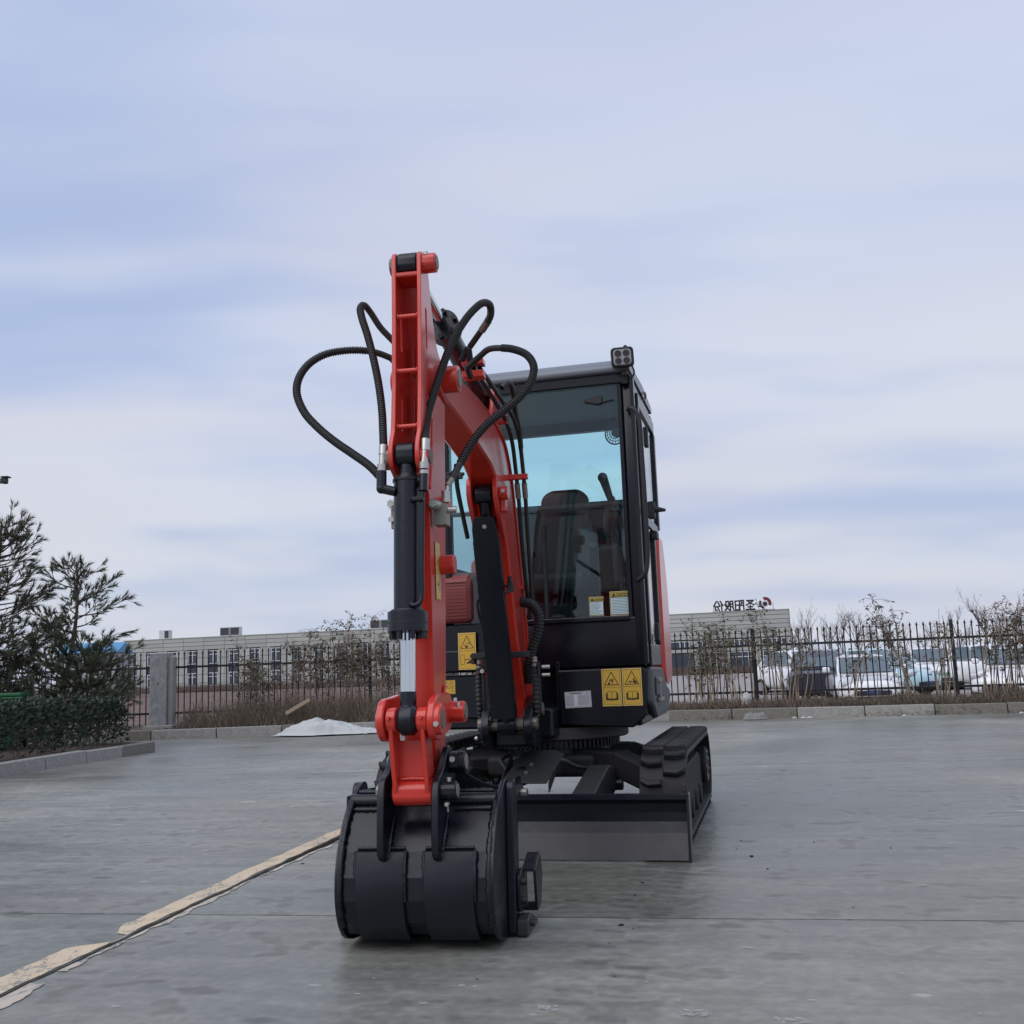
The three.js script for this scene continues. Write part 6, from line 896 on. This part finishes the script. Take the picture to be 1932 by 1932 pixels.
  for (const [x0, x1] of [[-0.187, -0.032], [0.035, 0.192]]) { const w = bm('wear_pad', plate([[2.132, 0.318], [2.148, 0.312], [2.171, 0.237], [2.174, 0.163], [2.145, 0.085], [2.09, 0.034], [2.0, 0.013], [1.92, 0.008], [1.92, 0.018], [2.0, 0.026], [2.08, 0.048], [2.13, 0.093], [2.158, 0.165], [2.155, 0.235]], x0, x1, 0.001), M.black, bk); bmEach('weld_bead', [weld([[x0, 0.322, 2.134], [(x0 + x1) / 2, 0.322, 2.134], [x1, 0.322, 2.134]], 0.004), weld([[x1 + 0.003, 0.315, 2.14], [x1 + 0.003, 0.24, 2.162], [x1 + 0.003, 0.165, 2.164]], 0.005), weld([[x0 - 0.003, 0.315, 2.14], [x0 - 0.003, 0.24, 2.162]], 0.005)], M.black, w); }
  for (const s of [-1, 1]) bm('edge_strip', plate(rounded([[1.825, 0.50, 0.03], [1.895, 0.50, 0.03], [1.915, 0.33, 0.05], [1.93, 0.15, 0.05], [1.935, 0.012, 0.01], [1.85, 0.008, 0.01], [1.83, 0.2, 0.1], [1.82, 0.38, 0.1]], 0.02), s > 0 ? 0.256 : -0.282, s > 0 ? 0.282 : -0.256, 0.003), M.black, bk);
  bm('bucket_lip', bx(-0.255, 0.255, 0.003, 0.024, 1.78, 1.88, 0.003), M.black, bk);
  for (const x of [-0.30, -0.1, 0.1, 0.302]) bm('tooth', [plate(rounded([[1.93, 0.004], [1.93, 0.055], [1.86, 0.065], [1.78, 0.04], [1.70, 0.008], [1.70, 0.003]], 0.008), x - 0.019, x + 0.019, 0.004), hexBolt(x + 0.026, 0.035, 1.87, 0.011, 0.016, 'x')], M.guardGrey, bk);
  for (const s of [-1, 1]) {
    const X = (a, b) => s > 0 ? [a, b] : [-b, -a];
    const c = bm('side_cutter', [plate(rounded([[1.90, 0.075], [1.90, 0.185], [1.84, 0.205], [1.74, 0.19], [1.74, 0.08], [1.82, 0.06]], 0.012), ...X(0.283, 0.294), 0.002), plate(rounded([[1.80, 0.055], [1.83, 0.20], [1.70, 0.235], [1.66, 0.15], [1.72, 0.06]], 0.012), ...X(0.328, 0.337), 0.002), plate([[1.83, 0.2], [1.70, 0.232], [1.70, 0.222], [1.83, 0.19]], ...X(0.29, 0.332), 0.001), plate([[1.80, 0.068], [1.72, 0.07], [1.72, 0.06], [1.80, 0.058]], ...X(0.29, 0.332), 0.001)], M.black, bk);
    bmEach('cutter_bolt', [hexBolt(s * 0.302, 0.165, 1.865, 0.012, 0.02, 'x'), hexBolt(s * 0.302, 0.105, 1.865, 0.012, 0.02, 'x')], M.guardGrey, c);
  }
}
renderer.render(scene, camera);
